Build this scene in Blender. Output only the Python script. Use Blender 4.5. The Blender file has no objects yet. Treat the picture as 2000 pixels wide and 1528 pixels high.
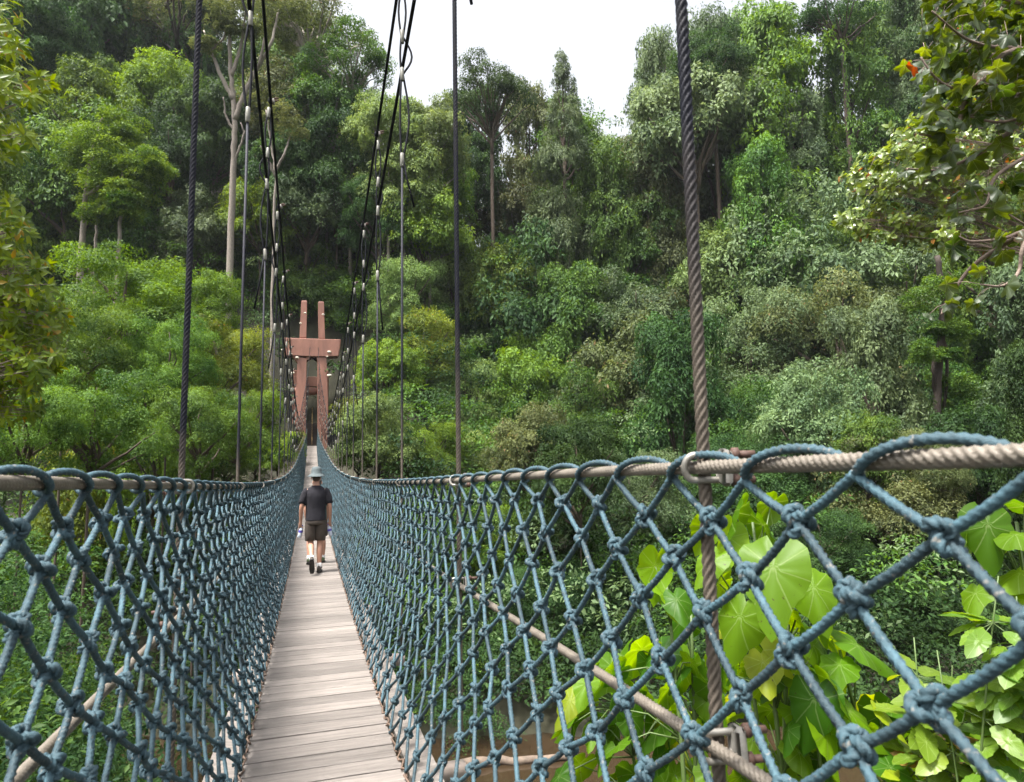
import bpy, math, random
import numpy as np
from mathutils import Vector, Matrix

# ------------------------------------------------------------------ camera, sky, sun, exposure
SC = bpy.context.scene
COL = SC.collection
PSI, THE, RHO, FPX = 0.3027, 0.1085, -0.0168, 1280.0     # yaw, pitch, roll, focal length in photo pixels
_F = np.array([math.sin(PSI)*math.cos(THE), math.cos(PSI)*math.cos(THE), math.sin(THE)])
_R0 = np.array([math.cos(PSI), -math.sin(PSI), 0.0]); _U0 = np.cross(_R0, _F)
_R = _R0*math.cos(RHO)+_U0*math.sin(RHO); _U = np.cross(_R, _F)
cd = bpy.data.cameras.new('camera'); cam = bpy.data.objects.new('camera', cd); COL.objects.link(cam)
cam.matrix_world = Matrix(((_R[0], _U[0], -_F[0], 0), (_R[1], _U[1], -_F[1], 0), (_R[2], _U[2], -_F[2], 0), (0, 0, 0, 1)))
cd.sensor_width = 36; cd.lens = FPX/2000*36; cd.clip_start = 0.05; cd.clip_end = 3000
cd.dof.use_dof = True; cd.dof.focus_distance = 6.0; cd.dof.aperture_fstop = 5.6
SC.camera = cam

SUN_EL, SUN_AZ = math.radians(68), math.radians(245)      # azimuth clockwise from +Y (high, a little behind the left shoulder)
w = bpy.data.worlds.new('World'); SC.world = w; w.use_nodes = True
nt = w.node_tree; bg = nt.nodes['Background']
sky = nt.nodes.new('ShaderNodeTexSky'); sky.sky_type = 'NISHITA'; sky.sun_disc = False
sky.sun_elevation = SUN_EL; sky.sun_rotation = SUN_AZ; sky.air_density = 1.0; sky.dust_density = 6.0; sky.ozone_density = 1.0
hs = nt.nodes.new('ShaderNodeHueSaturation'); hs.inputs['Saturation'].default_value = 0.22     # thin even cloud
nt.links.new(sky.outputs[0], hs.inputs['Color']); nt.links.new(hs.outputs[0], bg.inputs['Color'])
bg.inputs['Strength'].default_value = 0.063
sd = bpy.data.lights.new('sun', 'SUN'); sd.energy = 1.5; sd.angle = math.radians(11); sd.color = (1, 0.96, 0.9)
sun = bpy.data.objects.new('sun', sd); COL.objects.link(sun)
_sd = Vector((math.sin(SUN_AZ)*math.cos(SUN_EL), math.cos(SUN_AZ)*math.cos(SUN_EL), math.sin(SUN_EL)))
sun.rotation_euler = _sd.to_track_quat('Z', 'Y').to_euler()
SC.view_settings.view_transform = 'Standard'; SC.view_settings.look = 'None'
SC.view_settings.exposure = 2.7; SC.view_settings.gamma = 1
cy = SC.cycles
cy.max_bounces = 7; cy.diffuse_bounces = 3; cy.glossy_bounces = 2; cy.transmission_bounces = 4; cy.transparent_max_bounces = 8
cy.caustics_reflective = False; cy.caustics_refractive = False; cy.use_denoising = True
cy.sample_clamp_indirect = 4.0

# ------------------------------------------------------------------ photo pixel -> world
def ray(px, py):
    return _F*FPX + _R*(px-1000) - _U*(py-764)
def atD(px, py, d):                                    # d = metres along the optical axis
    return ray(px, py)*(d/FPX)
def atY(px, py, Y):
    v = ray(px, py); return v*(Y/v[1])
def atZ(px, py, Z):
    v = ray(px, py); return v*(Z/v[2])
def proj(p):
    d = np.dot(p, _F); return np.array([1000+FPX*np.dot(p, _R)/d, 764-FPX*np.dot(p, _U)/d])

rng = np.random.default_rng(7)
random.seed(7)

# ------------------------------------------------------------------ mesh builder
class MB:
    def __init__(s): s.v = []; s.q = []; s.t = []; s.a = []; s.uvq = []; s.uvt = []; s.n = 0; s.cm = 0; s.mq = []; s.mt = []
    def add(s, v, quads=None, tris=None, a=0.5, uv=None):
        v = np.asarray(v, float).reshape(-1, 3)
        if quads is not None and len(quads):
            q = np.asarray(quads, int); s.q.append(q+s.n); s.mq.append(np.full(len(q), s.cm))
            s.uvq.append(uv[q] if uv is not None else np.zeros(q.shape+(2,)))
        if tris is not None and len(tris):
            t = np.asarray(tris, int); s.t.append(t+s.n); s.mt.append(np.full(len(t), s.cm))
            s.uvt.append(uv[t] if uv is not None else np.zeros(t.shape+(2,)))
        s.v.append(v); s.a.append(np.broadcast_to(np.asarray(a, float), (len(v),)).copy()); s.n += len(v)
    def mesh(s, name, smooth=True):
        me = bpy.data.meshes.new(name)
        V = np.concatenate(s.v) if s.v else np.zeros((0, 3))
        Q = np.concatenate(s.q) if s.q else np.zeros((0, 4), int); T = np.concatenate(s.t) if s.t else np.zeros((0, 3), int)
        me.vertices.add(len(V)); me.vertices.foreach_set('co', V.astype(np.float32).ravel())
        nl = Q.size+T.size; me.loops.add(nl); me.loops.foreach_set('vertex_index', np.concatenate([Q.ravel(), T.ravel()]).astype(np.int32))
        npoly = len(Q)+len(T); me.polygons.add(npoly)
        st = np.concatenate([np.arange(len(Q))*4, Q.size+np.arange(len(T))*3]).astype(np.int32)
        me.polygons.foreach_set('loop_start', st)
        me.polygons.foreach_set('use_smooth', np.full(npoly, smooth))
        mi = np.concatenate(s.mq+s.mt).astype(np.int32)
        if mi.any(): me.polygons.foreach_set('material_index', mi)
        at = me.attributes.new('v', 'FLOAT', 'POINT'); at.data.foreach_set('value', np.concatenate(s.a).astype(np.float32))
        uvl = me.uv_layers.new(name='UVMap')
        uv = np.concatenate([np.concatenate(s.uvq).reshape(-1, 2) if s.uvq else np.zeros((0, 2)), np.concatenate(s.uvt).reshape(-1, 2) if s.uvt else np.zeros((0, 2))])
        uvl.data.foreach_set('uv', uv.astype(np.float32).ravel())
        me.update(calc_edges=True); me.validate()
        return me
    def build(s, name, mat=None, parent=None, smooth=True, loc=None):
        me = s.mesh(name, smooth)
        for m_ in (mat if isinstance(mat, (list, tuple)) else [mat] if mat is not None else []): me.materials.append(m_)
        return link(name, me, parent, loc)
    # ---- shapes
    def box(s, c, size, rot=None, a=0.5):
        c = np.asarray(c, float); h = np.asarray(size, float)/2
        v = np.array([[x, y, z] for x in (-1, 1) for y in (-1, 1) for z in (-1, 1)], float)*h
        if rot is not None: v = v @ np.asarray(rot).T
        s.add(v+c, quads=[[0, 1, 3, 2], [4, 6, 7, 5], [0, 4, 5, 1], [2, 3, 7, 6], [0, 2, 6, 4], [1, 5, 7, 3]], a=a)
    def bevbox(s, c, size, b, a=0.5):                   # chamfered box
        c = np.asarray(c, float); h = np.asarray(size, float)/2; h2 = np.maximum(h-b, 1e-4)
        pts = []
        for sg in [(x, y, z) for x in (-1, 1) for y in (-1, 1) for z in (-1, 1)]:
            sg = np.array(sg)
            for ax in range(3):
                p = sg*h2; p[ax] = sg[ax]*h[ax]; pts.append(p)
        pts = np.array(pts)
        idx = lambda x, y, z, ax: (((x > 0)*4+(y > 0)*2+(z > 0))*3+ax)
        q = []; t = []
        for sx in (-1, 1):
            q.append([idx(sx, -1, -1, 0), idx(sx, 1, -1, 0), idx(sx, 1, 1, 0), idx(sx, -1, 1, 0)])
            q.append([idx(-1, sx, -1, 1), idx(1, sx, -1, 1), idx(1, sx, 1, 1), idx(-1, sx, 1, 1)])
            q.append([idx(-1, -1, sx, 2), idx(1, -1, sx, 2), idx(1, 1, sx, 2), idx(-1, 1, sx, 2)])
        for p in (-1, 1):
            for r in (-1, 1):
                q.append([idx(-1, p, r, 1), idx(1, p, r, 1), idx(1, p, r, 2), idx(-1, p, r, 2)])
                q.append([idx(p, -1, r, 0), idx(p, 1, r, 0), idx(p, 1, r, 2), idx(p, -1, r, 2)])
                q.append([idx(p, r, -1, 0), idx(p, r, 1, 0), idx(p, r, 1, 1), idx(p, r, -1, 1)])
                for k in (-1, 1): t.append([idx(p, r, k, 0), idx(p, r, k, 1), idx(p, r, k, 2)])
        s.add(pts+c, quads=q, tris=t, a=a)
    def tube(s, path, rad, n=8, cap=True, a=0.5, lobes=0, lay=None, depth=0.2, phase=0.0, closed=False):
        """tube along a path; lobes>0 twists a lobed section along it, as laid rope"""
        P = np.asarray(path, float); m = len(P); rad = np.broadcast_to(np.asarray(rad, float), (m,))
        if closed: T = np.roll(P, -1, 0)-np.roll(P, 1, 0)
        else: T = np.gradient(P, axis=0)
        T /= np.linalg.norm(T, axis=1)[:, None]+1e-12
        ref = np.array([0, 0, 1.0]) if abs(T[0, 2]) < .9 else np.array([1.0, 0, 0])
        N = np.zeros_like(P); nvec = ref-T[0]*np.dot(ref, T[0]); nvec /= np.linalg.norm(nvec)
        for i in range(m):
            nvec = nvec-T[i]*np.dot(nvec, T[i]); nvec /= np.linalg.norm(nvec)+1e-12; N[i] = nvec
        B = np.cross(T, N)
        L = np.concatenate([[0], np.cumsum(np.linalg.norm(np.diff(P, axis=0), axis=1))])
        th = np.arange(n)*2*math.pi/n
        R = rad[:, None]*np.ones(n)
        if lobes:
            tw = phase+L/lay*2*math.pi
            R = R*(1-depth+depth*np.abs(np.cos(lobes/2*(th[None, :]-tw[:, None])))*1.25)
        V = P[:, None]+R[..., None]*(np.cos(th)[None, :, None]*N[:, None]+np.sin(th)[None, :, None]*B[:, None])
        i = np.arange(m if closed else m-1)[:, None]; j = np.arange(n)[None, :]
        q = np.stack([i*n+j, i*n+(j+1) % n, ((i+1) % m)*n+(j+1) % n, ((i+1) % m)*n+j], -1).reshape(-1, 4)
        V = V.reshape(-1, 3); t = None
        if cap and not closed:
            V = np.concatenate([V, P[:1], P[-1:]]); k = m*n
            jj = np.arange(n)
            t = np.concatenate([np.stack([np.full(n, k), (jj+1) % n, jj], -1), np.stack([np.full(n, k+1), (m-1)*n+jj, (m-1)*n+(jj+1) % n], -1)])
        s.add(V, quads=q, tris=t, a=a)
    def rope(s, path, R, lay, near=True, strands=3, n=12, step=None, a=0.5, phase=0.0, depth=0.24):
        P = np.asarray(path, float)
        if not near: s.tube(P, R, n=5, a=a); return
        L = np.concatenate([[0], np.cumsum(np.linalg.norm(np.diff(P, axis=0), axis=1))])
        k = max(3, int(L[-1]/(step or lay/7.0))+1)
        u = np.linspace(0, L[-1], k)
        s.tube(np.stack([np.interp(u, L, P[:, c]) for c in range(3)], -1), R*1.04, n=n, a=a, lobes=strands, lay=lay, depth=depth, phase=phase)
    def ell(s, c, r, rot=None, nu=10, nv=6, a=0.5):      # ellipsoid
        u = np.arange(nu)*2*math.pi/nu; vv = np.linspace(0, math.pi, nv+1)[1:-1]
        V = np.stack([np.outer(np.sin(vv), np.cos(u)), np.outer(np.sin(vv), np.sin(u)), np.outer(np.cos(vv), np.ones(nu))], -1).reshape(-1, 3)
        V = np.concatenate([V, [[0, 0, 1], [0, 0, -1]]])*np.asarray(r, float)
        if rot is not None: V = V @ np.asarray(rot).T
        i = np.arange(nv-2)[:, None]; j = np.arange(nu)[None, :]
        q = np.stack([i*nu+j, (i+1)*nu+j, (i+1)*nu+(j+1) % nu, i*nu+(j+1) % nu], -1).reshape(-1, 4)
        k = (nv-1)*nu; jj = np.arange(nu)
        t = np.concatenate([np.stack([np.full(nu, k), jj, (jj+1) % nu], -1), np.stack([np.full(nu, k+1), k-nu+(jj+1) % nu, k-nu+jj], -1)])
        s.add(V+np.asarray(c, float), quads=q, tris=t, a=a)
    def loft(s, rings, n=16, a=0.5, cap=True):
        """rings: (centre, rx, ry, tilt-x) ellipses stacked into a skin"""
        V = []
        th = np.arange(n)*2*math.pi/n
        for r in rings:
            c, rx, ry = np.asarray(r[0], float), r[1], r[2]; tx = r[3] if len(r) > 3 else 0
            p = np.stack([rx*np.cos(th), ry*np.sin(th), np.zeros(n)], -1)
            cc, ss = math.cos(tx), math.sin(tx)
            p = p @ np.array([[1, 0, 0], [0, cc, -ss], [0, ss, cc]]).T
            V.append(p+c)
        m = len(V); V = np.concatenate(V)
        i = np.arange(m-1)[:, None]; j = np.arange(n)[None, :]
        q = np.stack([i*n+j, i*n+(j+1) % n, (i+1)*n+(j+1) % n, (i+1)*n+j], -1).reshape(-1, 4); t = None
        if cap:
            V = np.concatenate([V, [np.mean(V[:n], 0)], [np.mean(V[-n:], 0)]]); k = m*n; jj = np.arange(n)
            t = np.concatenate([np.stack([np.full(n, k), (jj+1) % n, jj], -1), np.stack([np.full(n, k+1), (m-1)*n+jj, (m-1)*n+(jj+1) % n], -1)])
        s.add(V, quads=q, tris=t, a=a)
    def prism(s, pts, y0, y1, a=0.5):                    # outline in XZ, extruded along Y
        pts = np.asarray(pts, float); n = len(pts)
        f = np.stack([pts[:, 0], np.full(n, y0), pts[:, 1]], -1); b = np.stack([pts[:, 0], np.full(n, y1), pts[:, 1]], -1)
        j = np.arange(n)
        c0 = f.mean(0); c1 = b.mean(0)
        s.add(np.concatenate([f, b, [c0], [c1]]), quads=np.stack([j, (j+1) % n, n+(j+1) % n, n+j], -1),
              tris=np.concatenate([np.stack([np.full(n, 2*n), (j+1) % n, j], -1), np.stack([np.full(n, 2*n+1), n+j, n+(j+1) % n], -1)]), a=a)
    def leaves(s, P, D, N, L, W, a, fold=0.18):
        """many folded rhombic leaves at once: P base, D tip direction, N face normal"""
        P = np.asarray(P); k = len(P)
        D = D/(np.linalg.norm(D, axis=1)[:, None]+1e-9)
        N = N-D*(N*D).sum(1)[:, None]; N /= np.linalg.norm(N, axis=1)[:, None]+1e-9
        S = np.cross(D, N); L = np.broadcast_to(L, (k,))[:, None]; W = np.broadcast_to(W, (k,))[:, None]
        m = P+D*L*.45
        V = np.stack([P, m+S*W*.5+N*W*fold, P+D*L-N*L*.08, m-S*W*.5+N*W*fold], 1).reshape(-1, 3)
        b = np.arange(k)*4
        t = np.concatenate([np.stack([b, b+1, b+2], -1), np.stack([b, b+2, b+3], -1)])
        uv = np.tile(np.array([[.5, 0], [1, .45], [.5, 1], [0, .45]]), (k, 1))
        s.add(V, tris=t, a=np.repeat(np.broadcast_to(a, (k,)), 4), uv=uv)

def link(name, me, parent=None, loc=None):
    o = bpy.data.objects.new(name, me); COL.objects.link(o)
    if parent is not None: o.parent = parent
    if loc is not None: o.location = loc
    return o
def empty(name, loc=(0, 0, 0), rz=0):
    o = bpy.data.objects.new(name, None); COL.objects.link(o); o.location = loc; o.rotation_euler = (0, 0, rz); o.empty_display_size = .2
    return o
def tag(o, label=None, cat=None, group=None, kind=None):
    if label: o['label'] = label
    if cat: o['category'] = cat
    if group: o['group'] = group
    if kind: o['kind'] = kind
    return o

# ------------------------------------------------------------------ materials
def mat(name, col, rough=0.6, var=0.0, attr=0.0, noise=None, bump=None, metal=0.0, spec=0.5):
    """procedural material; var: noise darkening, attr: per-piece variation, noise: (scale, stretch), bump: (scale, strength)"""
    m = bpy.data.materials.new(name); m.use_nodes = True; t = m.node_tree; b = t.nodes['Principled BSDF']; L = t.links.new
    b.inputs['Roughness'].default_value = rough; b.inputs['Metallic'].default_value = metal; b.inputs['Specular IOR Level'].default_value = spec
    tc = t.nodes.new('ShaderNodeTexCoord'); mp = t.nodes.new('ShaderNodeMapping'); L(tc.outputs['Object'], mp.inputs[0])
    sc_, st = noise if noise else (4.0, (1, 1, 1)); mp.inputs['Scale'].default_value = st
    nz = t.nodes.new('ShaderNodeTexNoise'); nz.inputs['Scale'].default_value = sc_; nz.inputs['Detail'].default_value = 6; nz.inputs['Roughness'].default_value = .65
    L(mp.outputs[0], nz.inputs['Vector'])
    mr = t.nodes.new('ShaderNodeMapRange'); mr.inputs[1].default_value = .3; mr.inputs[2].default_value = .7
    mr.inputs[3].default_value = 1-var; mr.inputs[4].default_value = 1+var*.5; L(nz.outputs[0], mr.inputs[0])
    at = t.nodes.new('ShaderNodeAttribute'); at.attribute_name = 'v'
    ma = t.nodes.new('ShaderNodeMapRange'); ma.inputs[3].default_value = 1-attr; ma.inputs[4].default_value = 1+attr; L(at.outputs['Fac'], ma.inputs[0])
    mu = t.nodes.new('ShaderNodeMath'); mu.operation = 'MULTIPLY'; L(mr.outputs[0], mu.inputs[0]); L(ma.outputs[0], mu.inputs[1])
    mx = t.nodes.new('ShaderNodeVectorMath'); mx.operation = 'SCALE'; mx.inputs[0].default_value = col[:3]; L(mu.outputs[0], mx.inputs['Scale'])
    L(mx.outputs[0], b.inputs['Base Color'])
    if bump:
        n2 = t.nodes.new('ShaderNodeTexNoise'); n2.inputs['Scale'].default_value = bump[0]; n2.inputs['Detail'].default_value = 4; L(mp.outputs[0], n2.inputs['Vector'])
        bp = t.nodes.new('ShaderNodeBump'); bp.inputs['Strength'].default_value = bump[1]; bp.inputs['Distance'].default_value = .02
        L(n2.outputs[0], bp.inputs['Height']); L(bp.outputs[0], b.inputs['Normal'])
    return m

def leafmat(name, dark, light, trans=0.35, rough=0.42, objvar=0.25, spec=0.5, odd=None, odd_at=0.96, back=None, veins=0):
    """leaf: per-leaf colour between dark and light (attribute v), partly translucent"""
    m = bpy.data.materials.new(name); m.use_nodes = True; t = m.node_tree; b = t.nodes['Principled BSDF']; L = t.links.new
    at = t.nodes.new('ShaderNodeAttribute'); at.attribute_name = 'v'
    rp = t.nodes.new('ShaderNodeValToRGB'); cr = rp.color_ramp
    cr.elements[0].color = (*dark, 1); cr.elements[0].position = .1; cr.elements[1].color = (*light, 1); cr.elements[1].position = .9
    if odd:
        e = cr.elements.new(odd_at-.01); e.color = (*light, 1); e2 = cr.elements.new(odd_at); e2.color = (*odd, 1); 
    L(at.outputs['Fac'], rp.inputs[0])
    oi = t.nodes.new('ShaderNodeObjectInfo')
    hv = t.nodes.new('ShaderNodeHueSaturation')
    m1 = t.nodes.new('ShaderNodeMapRange'); m1.inputs[3].default_value = .485; m1.inputs[4].default_value = .515; L(oi.outputs['Random'], m1.inputs[0]); L(m1.outputs[0], hv.inputs['Hue'])
    m2 = t.nodes.new('ShaderNodeMapRange'); m2.inputs[3].default_value = 1-objvar; m2.inputs[4].default_value = 1+objvar
    mm = t.nodes.new('ShaderNodeMath'); mm.operation = 'FRACT'; m3 = t.nodes.new('ShaderNodeMath'); m3.operation = 'MULTIPLY'; m3.inputs[1].default_value = 7.31
    L(oi.outputs['Random'], m3.inputs[0]); L(m3.outputs[0], mm.inputs[0]); L(mm.outputs[0], m2.inputs[0]); L(m2.outputs[0], hv.inputs['Value'])
    L(rp.outputs[0], hv.inputs['Color']); colr = hv.outputs[0]
    if veins:
        uv = t.nodes.new('ShaderNodeUVMap'); sx = t.nodes.new('ShaderNodeSeparateXYZ'); L(uv.outputs[0], sx.inputs[0])
        pm = t.nodes.new('ShaderNodeMath'); pm.operation = 'MULTIPLY'; pm.inputs[1].default_value = veins; L(sx.outputs[0], pm.inputs[0])
        pg = t.nodes.new('ShaderNodeMath'); pg.operation = 'PINGPONG'; pg.inputs[1].default_value = .5; L(pm.outputs[0], pg.inputs[0])
        ml = t.nodes.new('ShaderNodeMath'); ml.operation = 'MULTIPLY'; L(pg.outputs[0], ml.inputs[0]); L(sx.outputs[1], ml.inputs[1])
        vr = t.nodes.new('ShaderNodeMapRange'); vr.inputs[1].default_value = 0.004; vr.inputs[2].default_value = .03; vr.inputs[3].default_value = .30; vr.inputs[4].default_value = 0; L(ml.outputs[0], vr.inputs[0])
        mxv = t.nodes.new('ShaderNodeMix'); mxv.data_type = 'RGBA'; L(vr.outputs[0], mxv.inputs[0]); L(colr, mxv.inputs[6]); mxv.inputs[7].default_value = (.42, .5, .22, 1)
        tcs = t.nodes.new('ShaderNodeTexCoord'); vo = t.nodes.new('ShaderNodeTexNoise'); vo.inputs['Scale'].default_value = 38; vo.inputs['Detail'].default_value = 3; L(tcs.outputs['Object'], vo.inputs['Vector'])
        sr = t.nodes.new('ShaderNodeMapRange'); sr.inputs[1].default_value = .68; sr.inputs[2].default_value = .74; sr.inputs[4].default_value = .75; L(vo.outputs[0], sr.inputs[0])
        mxs = t.nodes.new('ShaderNodeMix'); mxs.data_type = 'RGBA'; L(sr.outputs[0], mxs.inputs[0]); L(mxv.outputs[2], mxs.inputs[6]); mxs.inputs[7].default_value = (.07, .045, .015, 1)
        colr = mxs.outputs[2]
    base = colr
    if back:
        g = t.nodes.new('ShaderNodeNewGeometry'); mb_ = t.nodes.new('ShaderNodeMix'); mb_.data_type = 'RGBA'
        L(g.outputs['Backfacing'], mb_.inputs[0]); L(colr, mb_.inputs[6]); mb_.inputs[7].default_value = (*back, 1); base = mb_.outputs[2]
    L(base, b.inputs['Base Color']); b.inputs['Roughness'].default_value = rough; b.inputs['Specular IOR Level'].default_value = spec
    tr = t.nodes.new('ShaderNodeBsdfTranslucent'); h2 = t.nodes.new('ShaderNodeHueSaturation'); h2.inputs['Hue'].default_value = .475; h2.inputs['Saturation'].default_value = 1.15; h2.inputs['Value'].default_value = 1.5
    L(colr, h2.inputs['Color']); L(h2.outputs[0], tr.inputs['Color'])
    mx = t.nodes.new('ShaderNodeMixShader'); mx.inputs[0].default_value = trans
    L(b.outputs[0], mx.inputs[1]); L(tr.outputs[0], mx.inputs[2]); L(mx.outputs[0], t.nodes['Material Output'].inputs['Surface'])
    return m

M = {}
M['rope'] = mat('blue_rope', (.034, .074, .094), .72, var=.5, attr=.35, noise=(35, (1, 1, 1)), bump=(260, .25))
def _fleck(m, col, lo, hi):                             # worn, frayed flecks
    t = m.node_tree; b = t.nodes['Principled BSDF']; tc = t.nodes.new('ShaderNodeTexCoord'); nz = t.nodes.new('ShaderNodeTexNoise'); nz.inputs['Scale'].default_value = 75; nz.inputs['Detail'].default_value = 3
    t.links.new(tc.outputs['Object'], nz.inputs['Vector']); r = t.nodes.new('ShaderNodeMapRange'); r.inputs[1].default_value = lo; r.inputs[2].default_value = hi; r.inputs[4].default_value = .8; t.links.new(nz.outputs[0], r.inputs[0])
    mx = t.nodes.new('ShaderNodeMix'); mx.data_type = 'RGBA'; old = b.inputs['Base Color'].links[0].from_socket
    t.links.new(r.outputs[0], mx.inputs[0]); t.links.new(old, mx.inputs[6]); mx.inputs[7].default_value = (*col, 1); t.links.new(mx.outputs[2], b.inputs['Base Color'])
_fleck(M['rope'], (.17, .16, .14), .62, .70)
M['rail'] = mat('galvanised_cable', (.19, .165, .135), .45, var=.3, noise=(18, (1, 1, 1)), metal=.25)
M['hang'] = mat('hanger_cable', (.115, .095, .075), .65, var=.4, noise=(14, (1, 1, 1)), spec=.25)
def _fade(m):                                           # black wrapping worn away towards the bottom of the cable
    t = m.node_tree; b = t.nodes['Principled BSDF']; at = t.nodes.new('ShaderNodeAttribute'); at.attribute_name = 'v'
    nz = t.nodes.new('ShaderNodeTexNoise'); nz.inputs['Scale'].default_value = 9; tc = t.nodes.new('ShaderNodeTexCoord'); t.links.new(tc.outputs['Object'], nz.inputs['Vector'])
    ad = t.nodes.new('ShaderNodeMath'); ad.operation = 'MULTIPLY_ADD'; ad.inputs[1].default_value = .5; t.links.new(nz.outputs[0], ad.inputs[0]); t.links.new(at.outputs['Fac'], ad.inputs[2])
    r = t.nodes.new('ShaderNodeMapRange'); r.inputs[1].default_value = .25; r.inputs[2].default_value = 1.1; t.links.new(ad.outputs[0], r.inputs[0])
    mx = t.nodes.new('ShaderNodeMix'); mx.data_type = 'RGBA'; old = b.inputs['Base Color'].links[0].from_socket
    mx.inputs[6].default_value = (.011, .012, .020, 1); t.links.new(r.outputs[0], mx.inputs[0]); t.links.new(old, mx.inputs[7]); t.links.new(mx.outputs[2], b.inputs['Base Color'])
_fade(M['hang'])
M['tar'] = mat('tarred_cable', (.012, .013, .017), .75, var=.4, noise=(10, (1, 1, 1)), spec=.15)
M['ferrule'] = mat('ferrule_metal', (.22, .215, .185), .55, var=.35, noise=(30, (1, 1, 1)), metal=.3)
M['clamp'] = mat('galvanised_clamp', (.28, .265, .235), .45, var=.35, noise=(40, (1, 1, 1)), metal=.6)
M['rust'] = mat('rusty_bolt', (.085, .045, .032), .7, var=.4, noise=(60, (1, 1, 1)))
M['wood'] = mat('weathered_plank', (.190, .167, .150), .6, var=.42, attr=.24, noise=(7, (.35, 6, 6)), bump=(40, .35))
M['beam'] = mat('deck_beam', (.33, .27, .24), .6, var=.3, noise=(9, (1, .3, 1)))
M['twine'] = mat('brown_twine', (.13, .085, .06), .8, var=.3)
M['tower'] = mat('brown_concrete_wood', (.30, .138, .098), .6, var=.30, attr=.05, noise=(1.3, (1, 1, .35)), bump=(5, .5))
M['fungus'] = mat('cream_bracket', (.72, .66, .55), .5, var=.2)
M['stair'] = mat('dark_stair_timber', (.05, .036, .028), .7, var=.4, noise=(6, (1, 3, 3)))
M['yellow'] = mat('yellow_rail_paint', (.42, .28, .10), .6, var=.3)
M['bark'] = mat('bark_brown', (.085, .062, .045), .9, var=.5, attr=.2, noise=(5, (3, 3, .6)), bump=(9, .8))
M['palebark'] = mat('bark_pale', (.25, .215, .18), .85, var=.4, attr=.1, noise=(5, (3, 3, .8)), bump=(9, .5))
M['darkbark'] = mat('bark_dark', (.05, .036, .028), .85, var=.4, noise=(8, (3, 3, .8)), bump=(12, .5))
M['twig'] = mat('branch_grey', (.19, .14, .11), .8, var=.4, noise=(12, (1, 1, 1)), bump=(40, .4))
M['stem'] = mat('green_stem', (.09, .14, .04), .5, var=.25)
M['soil'] = mat('forest_soil', (.035, .034, .018), .95, var=.5, noise=(.6, (1, 1, 1)), bump=(3, .8))
M['clay'] = mat('bare_clay', (.20, .115, .06), .95, var=.35, noise=(1.2, (1, 1, 1)), bump=(4, .6))
M['log'] = mat('driftwood', (.16, .12, .09), .85, var=.4, noise=(6, (1, 1, 1)), bump=(12, .6))

LEAF = {
 'mid':    leafmat('leaf_mid', (.026, .072, .012), (.118, .210, .032), rough=.6, spec=.25),
 'bright': leafmat('leaf_bright', (.046, .098, .014), (.170, .275, .036), trans=.4, rough=.6, spec=.25),
 'yellow': leafmat('leaf_yellow', (.070, .105, .014), (.215, .265, .040), trans=.42, odd=(.30, .20, .05), rough=.6, spec=.25),
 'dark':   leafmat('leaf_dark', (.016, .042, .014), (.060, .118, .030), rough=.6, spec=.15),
 'grey':   leafmat('leaf_grey', (.046, .086, .034), (.160, .225, .092), rough=.6, spec=.3),
 'olive':  leafmat('leaf_olive', (.040, .058, .020), (.130, .155, .052), odd=(.20, .13, .06), rough=.6, spec=.25),
 'pale':   leafmat('leaf_pale', (.070, .125, .034), (.220, .310, .092), rough=.6, spec=.25),
 'gloss':  leafmat('leaf_gloss', (.055, .110, .016), (.190, .270, .050), trans=.4, rough=.33, spec=.7, odd=(.30, .16, .03)),
 'lime':   leafmat('leaf_lime', (.055, .115, .008), (.215, .305, .018), trans=.48, rough=.42, spec=.3, odd=(.34, .25, .02)),
}

# ------------------------------------------------------------------ terrain, river, sky is the world
def sm(x, a, b):
    t = np.clip((np.asarray(x, float)-a)/(b-a), 0, 1); return t*t*(3-2*t)
WATER = -9.6
def hterr(X, Y):
    X = np.asarray(X, float); Y = np.asarray(Y, float)
    u = X*math.sin(PSI)+Y*math.cos(PSI); v = X*math.cos(PSI)-Y*math.sin(PSI)
    left = sm(-v, 3, 12)
    nb = 7+9*left; fb = 24.5+.06*np.abs(v)
    zn = -3.4-2.4*left+1.2*sm(-v, 14, 40)
    near = zn+(-11.5-zn)*sm(u, nb-1, nb+4)
    rise = -11.5+3.2*sm(u, fb-3.0, fb+1.5)
    slope_l = .16+.20*left+.22*sm(v, 12, 45)
    far = rise+np.maximum(0, u-fb-1)*(.23+.22*left+.14*sm(v, 10, 40))+np.maximum(0, u-58)*(.56+.22*left)
    cap = 29+38*sm(-v, 12, 38)+6*sm(v, 25, 60)
    far = np.where(far > cap-8, cap-8*np.exp(-(np.maximum(far, cap-8)-cap+8)/8), far)
    h = np.where(u < (nb+fb)/2, near, far)
    # cut for the stairs and the tower landing
    k = np.exp(-((X-.45)/5)**2-((Y-63)/5)**2)
    h = h*(1-k)+1.3*k
    ax = np.exp(-((X-.4)/3.2)**4)*(Y < 61); lim = -.28+.0016*(Y-14.5)**2-4.2; h = np.where(ax > .05, np.minimum(h, h*(1-ax)+lim*ax), h)
    return h
gx = np.arange(-130, 190, 2.5); gy = np.arange(-60, 260, 2.5)
GX, GY = np.meshgrid(gx, gy, indexing='ij')
GZ = hterr(GX, GY)+rng.normal(0, .12, GX.shape)
mb = MB(); n1 = len(gy); i = np.arange(len(gx)-1)[:, None]; j = np.arange(n1-1)[None, :]
mb.add(np.stack([GX, GY, GZ], -1).reshape(-1, 3), quads=np.stack([i*n1+j, (i+1)*n1+j, (i+1)*n1+j+1, i*n1+j+1], -1).reshape(-1, 4))
tag(mb.build('ground', M['soil']), kind='structure')

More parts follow.
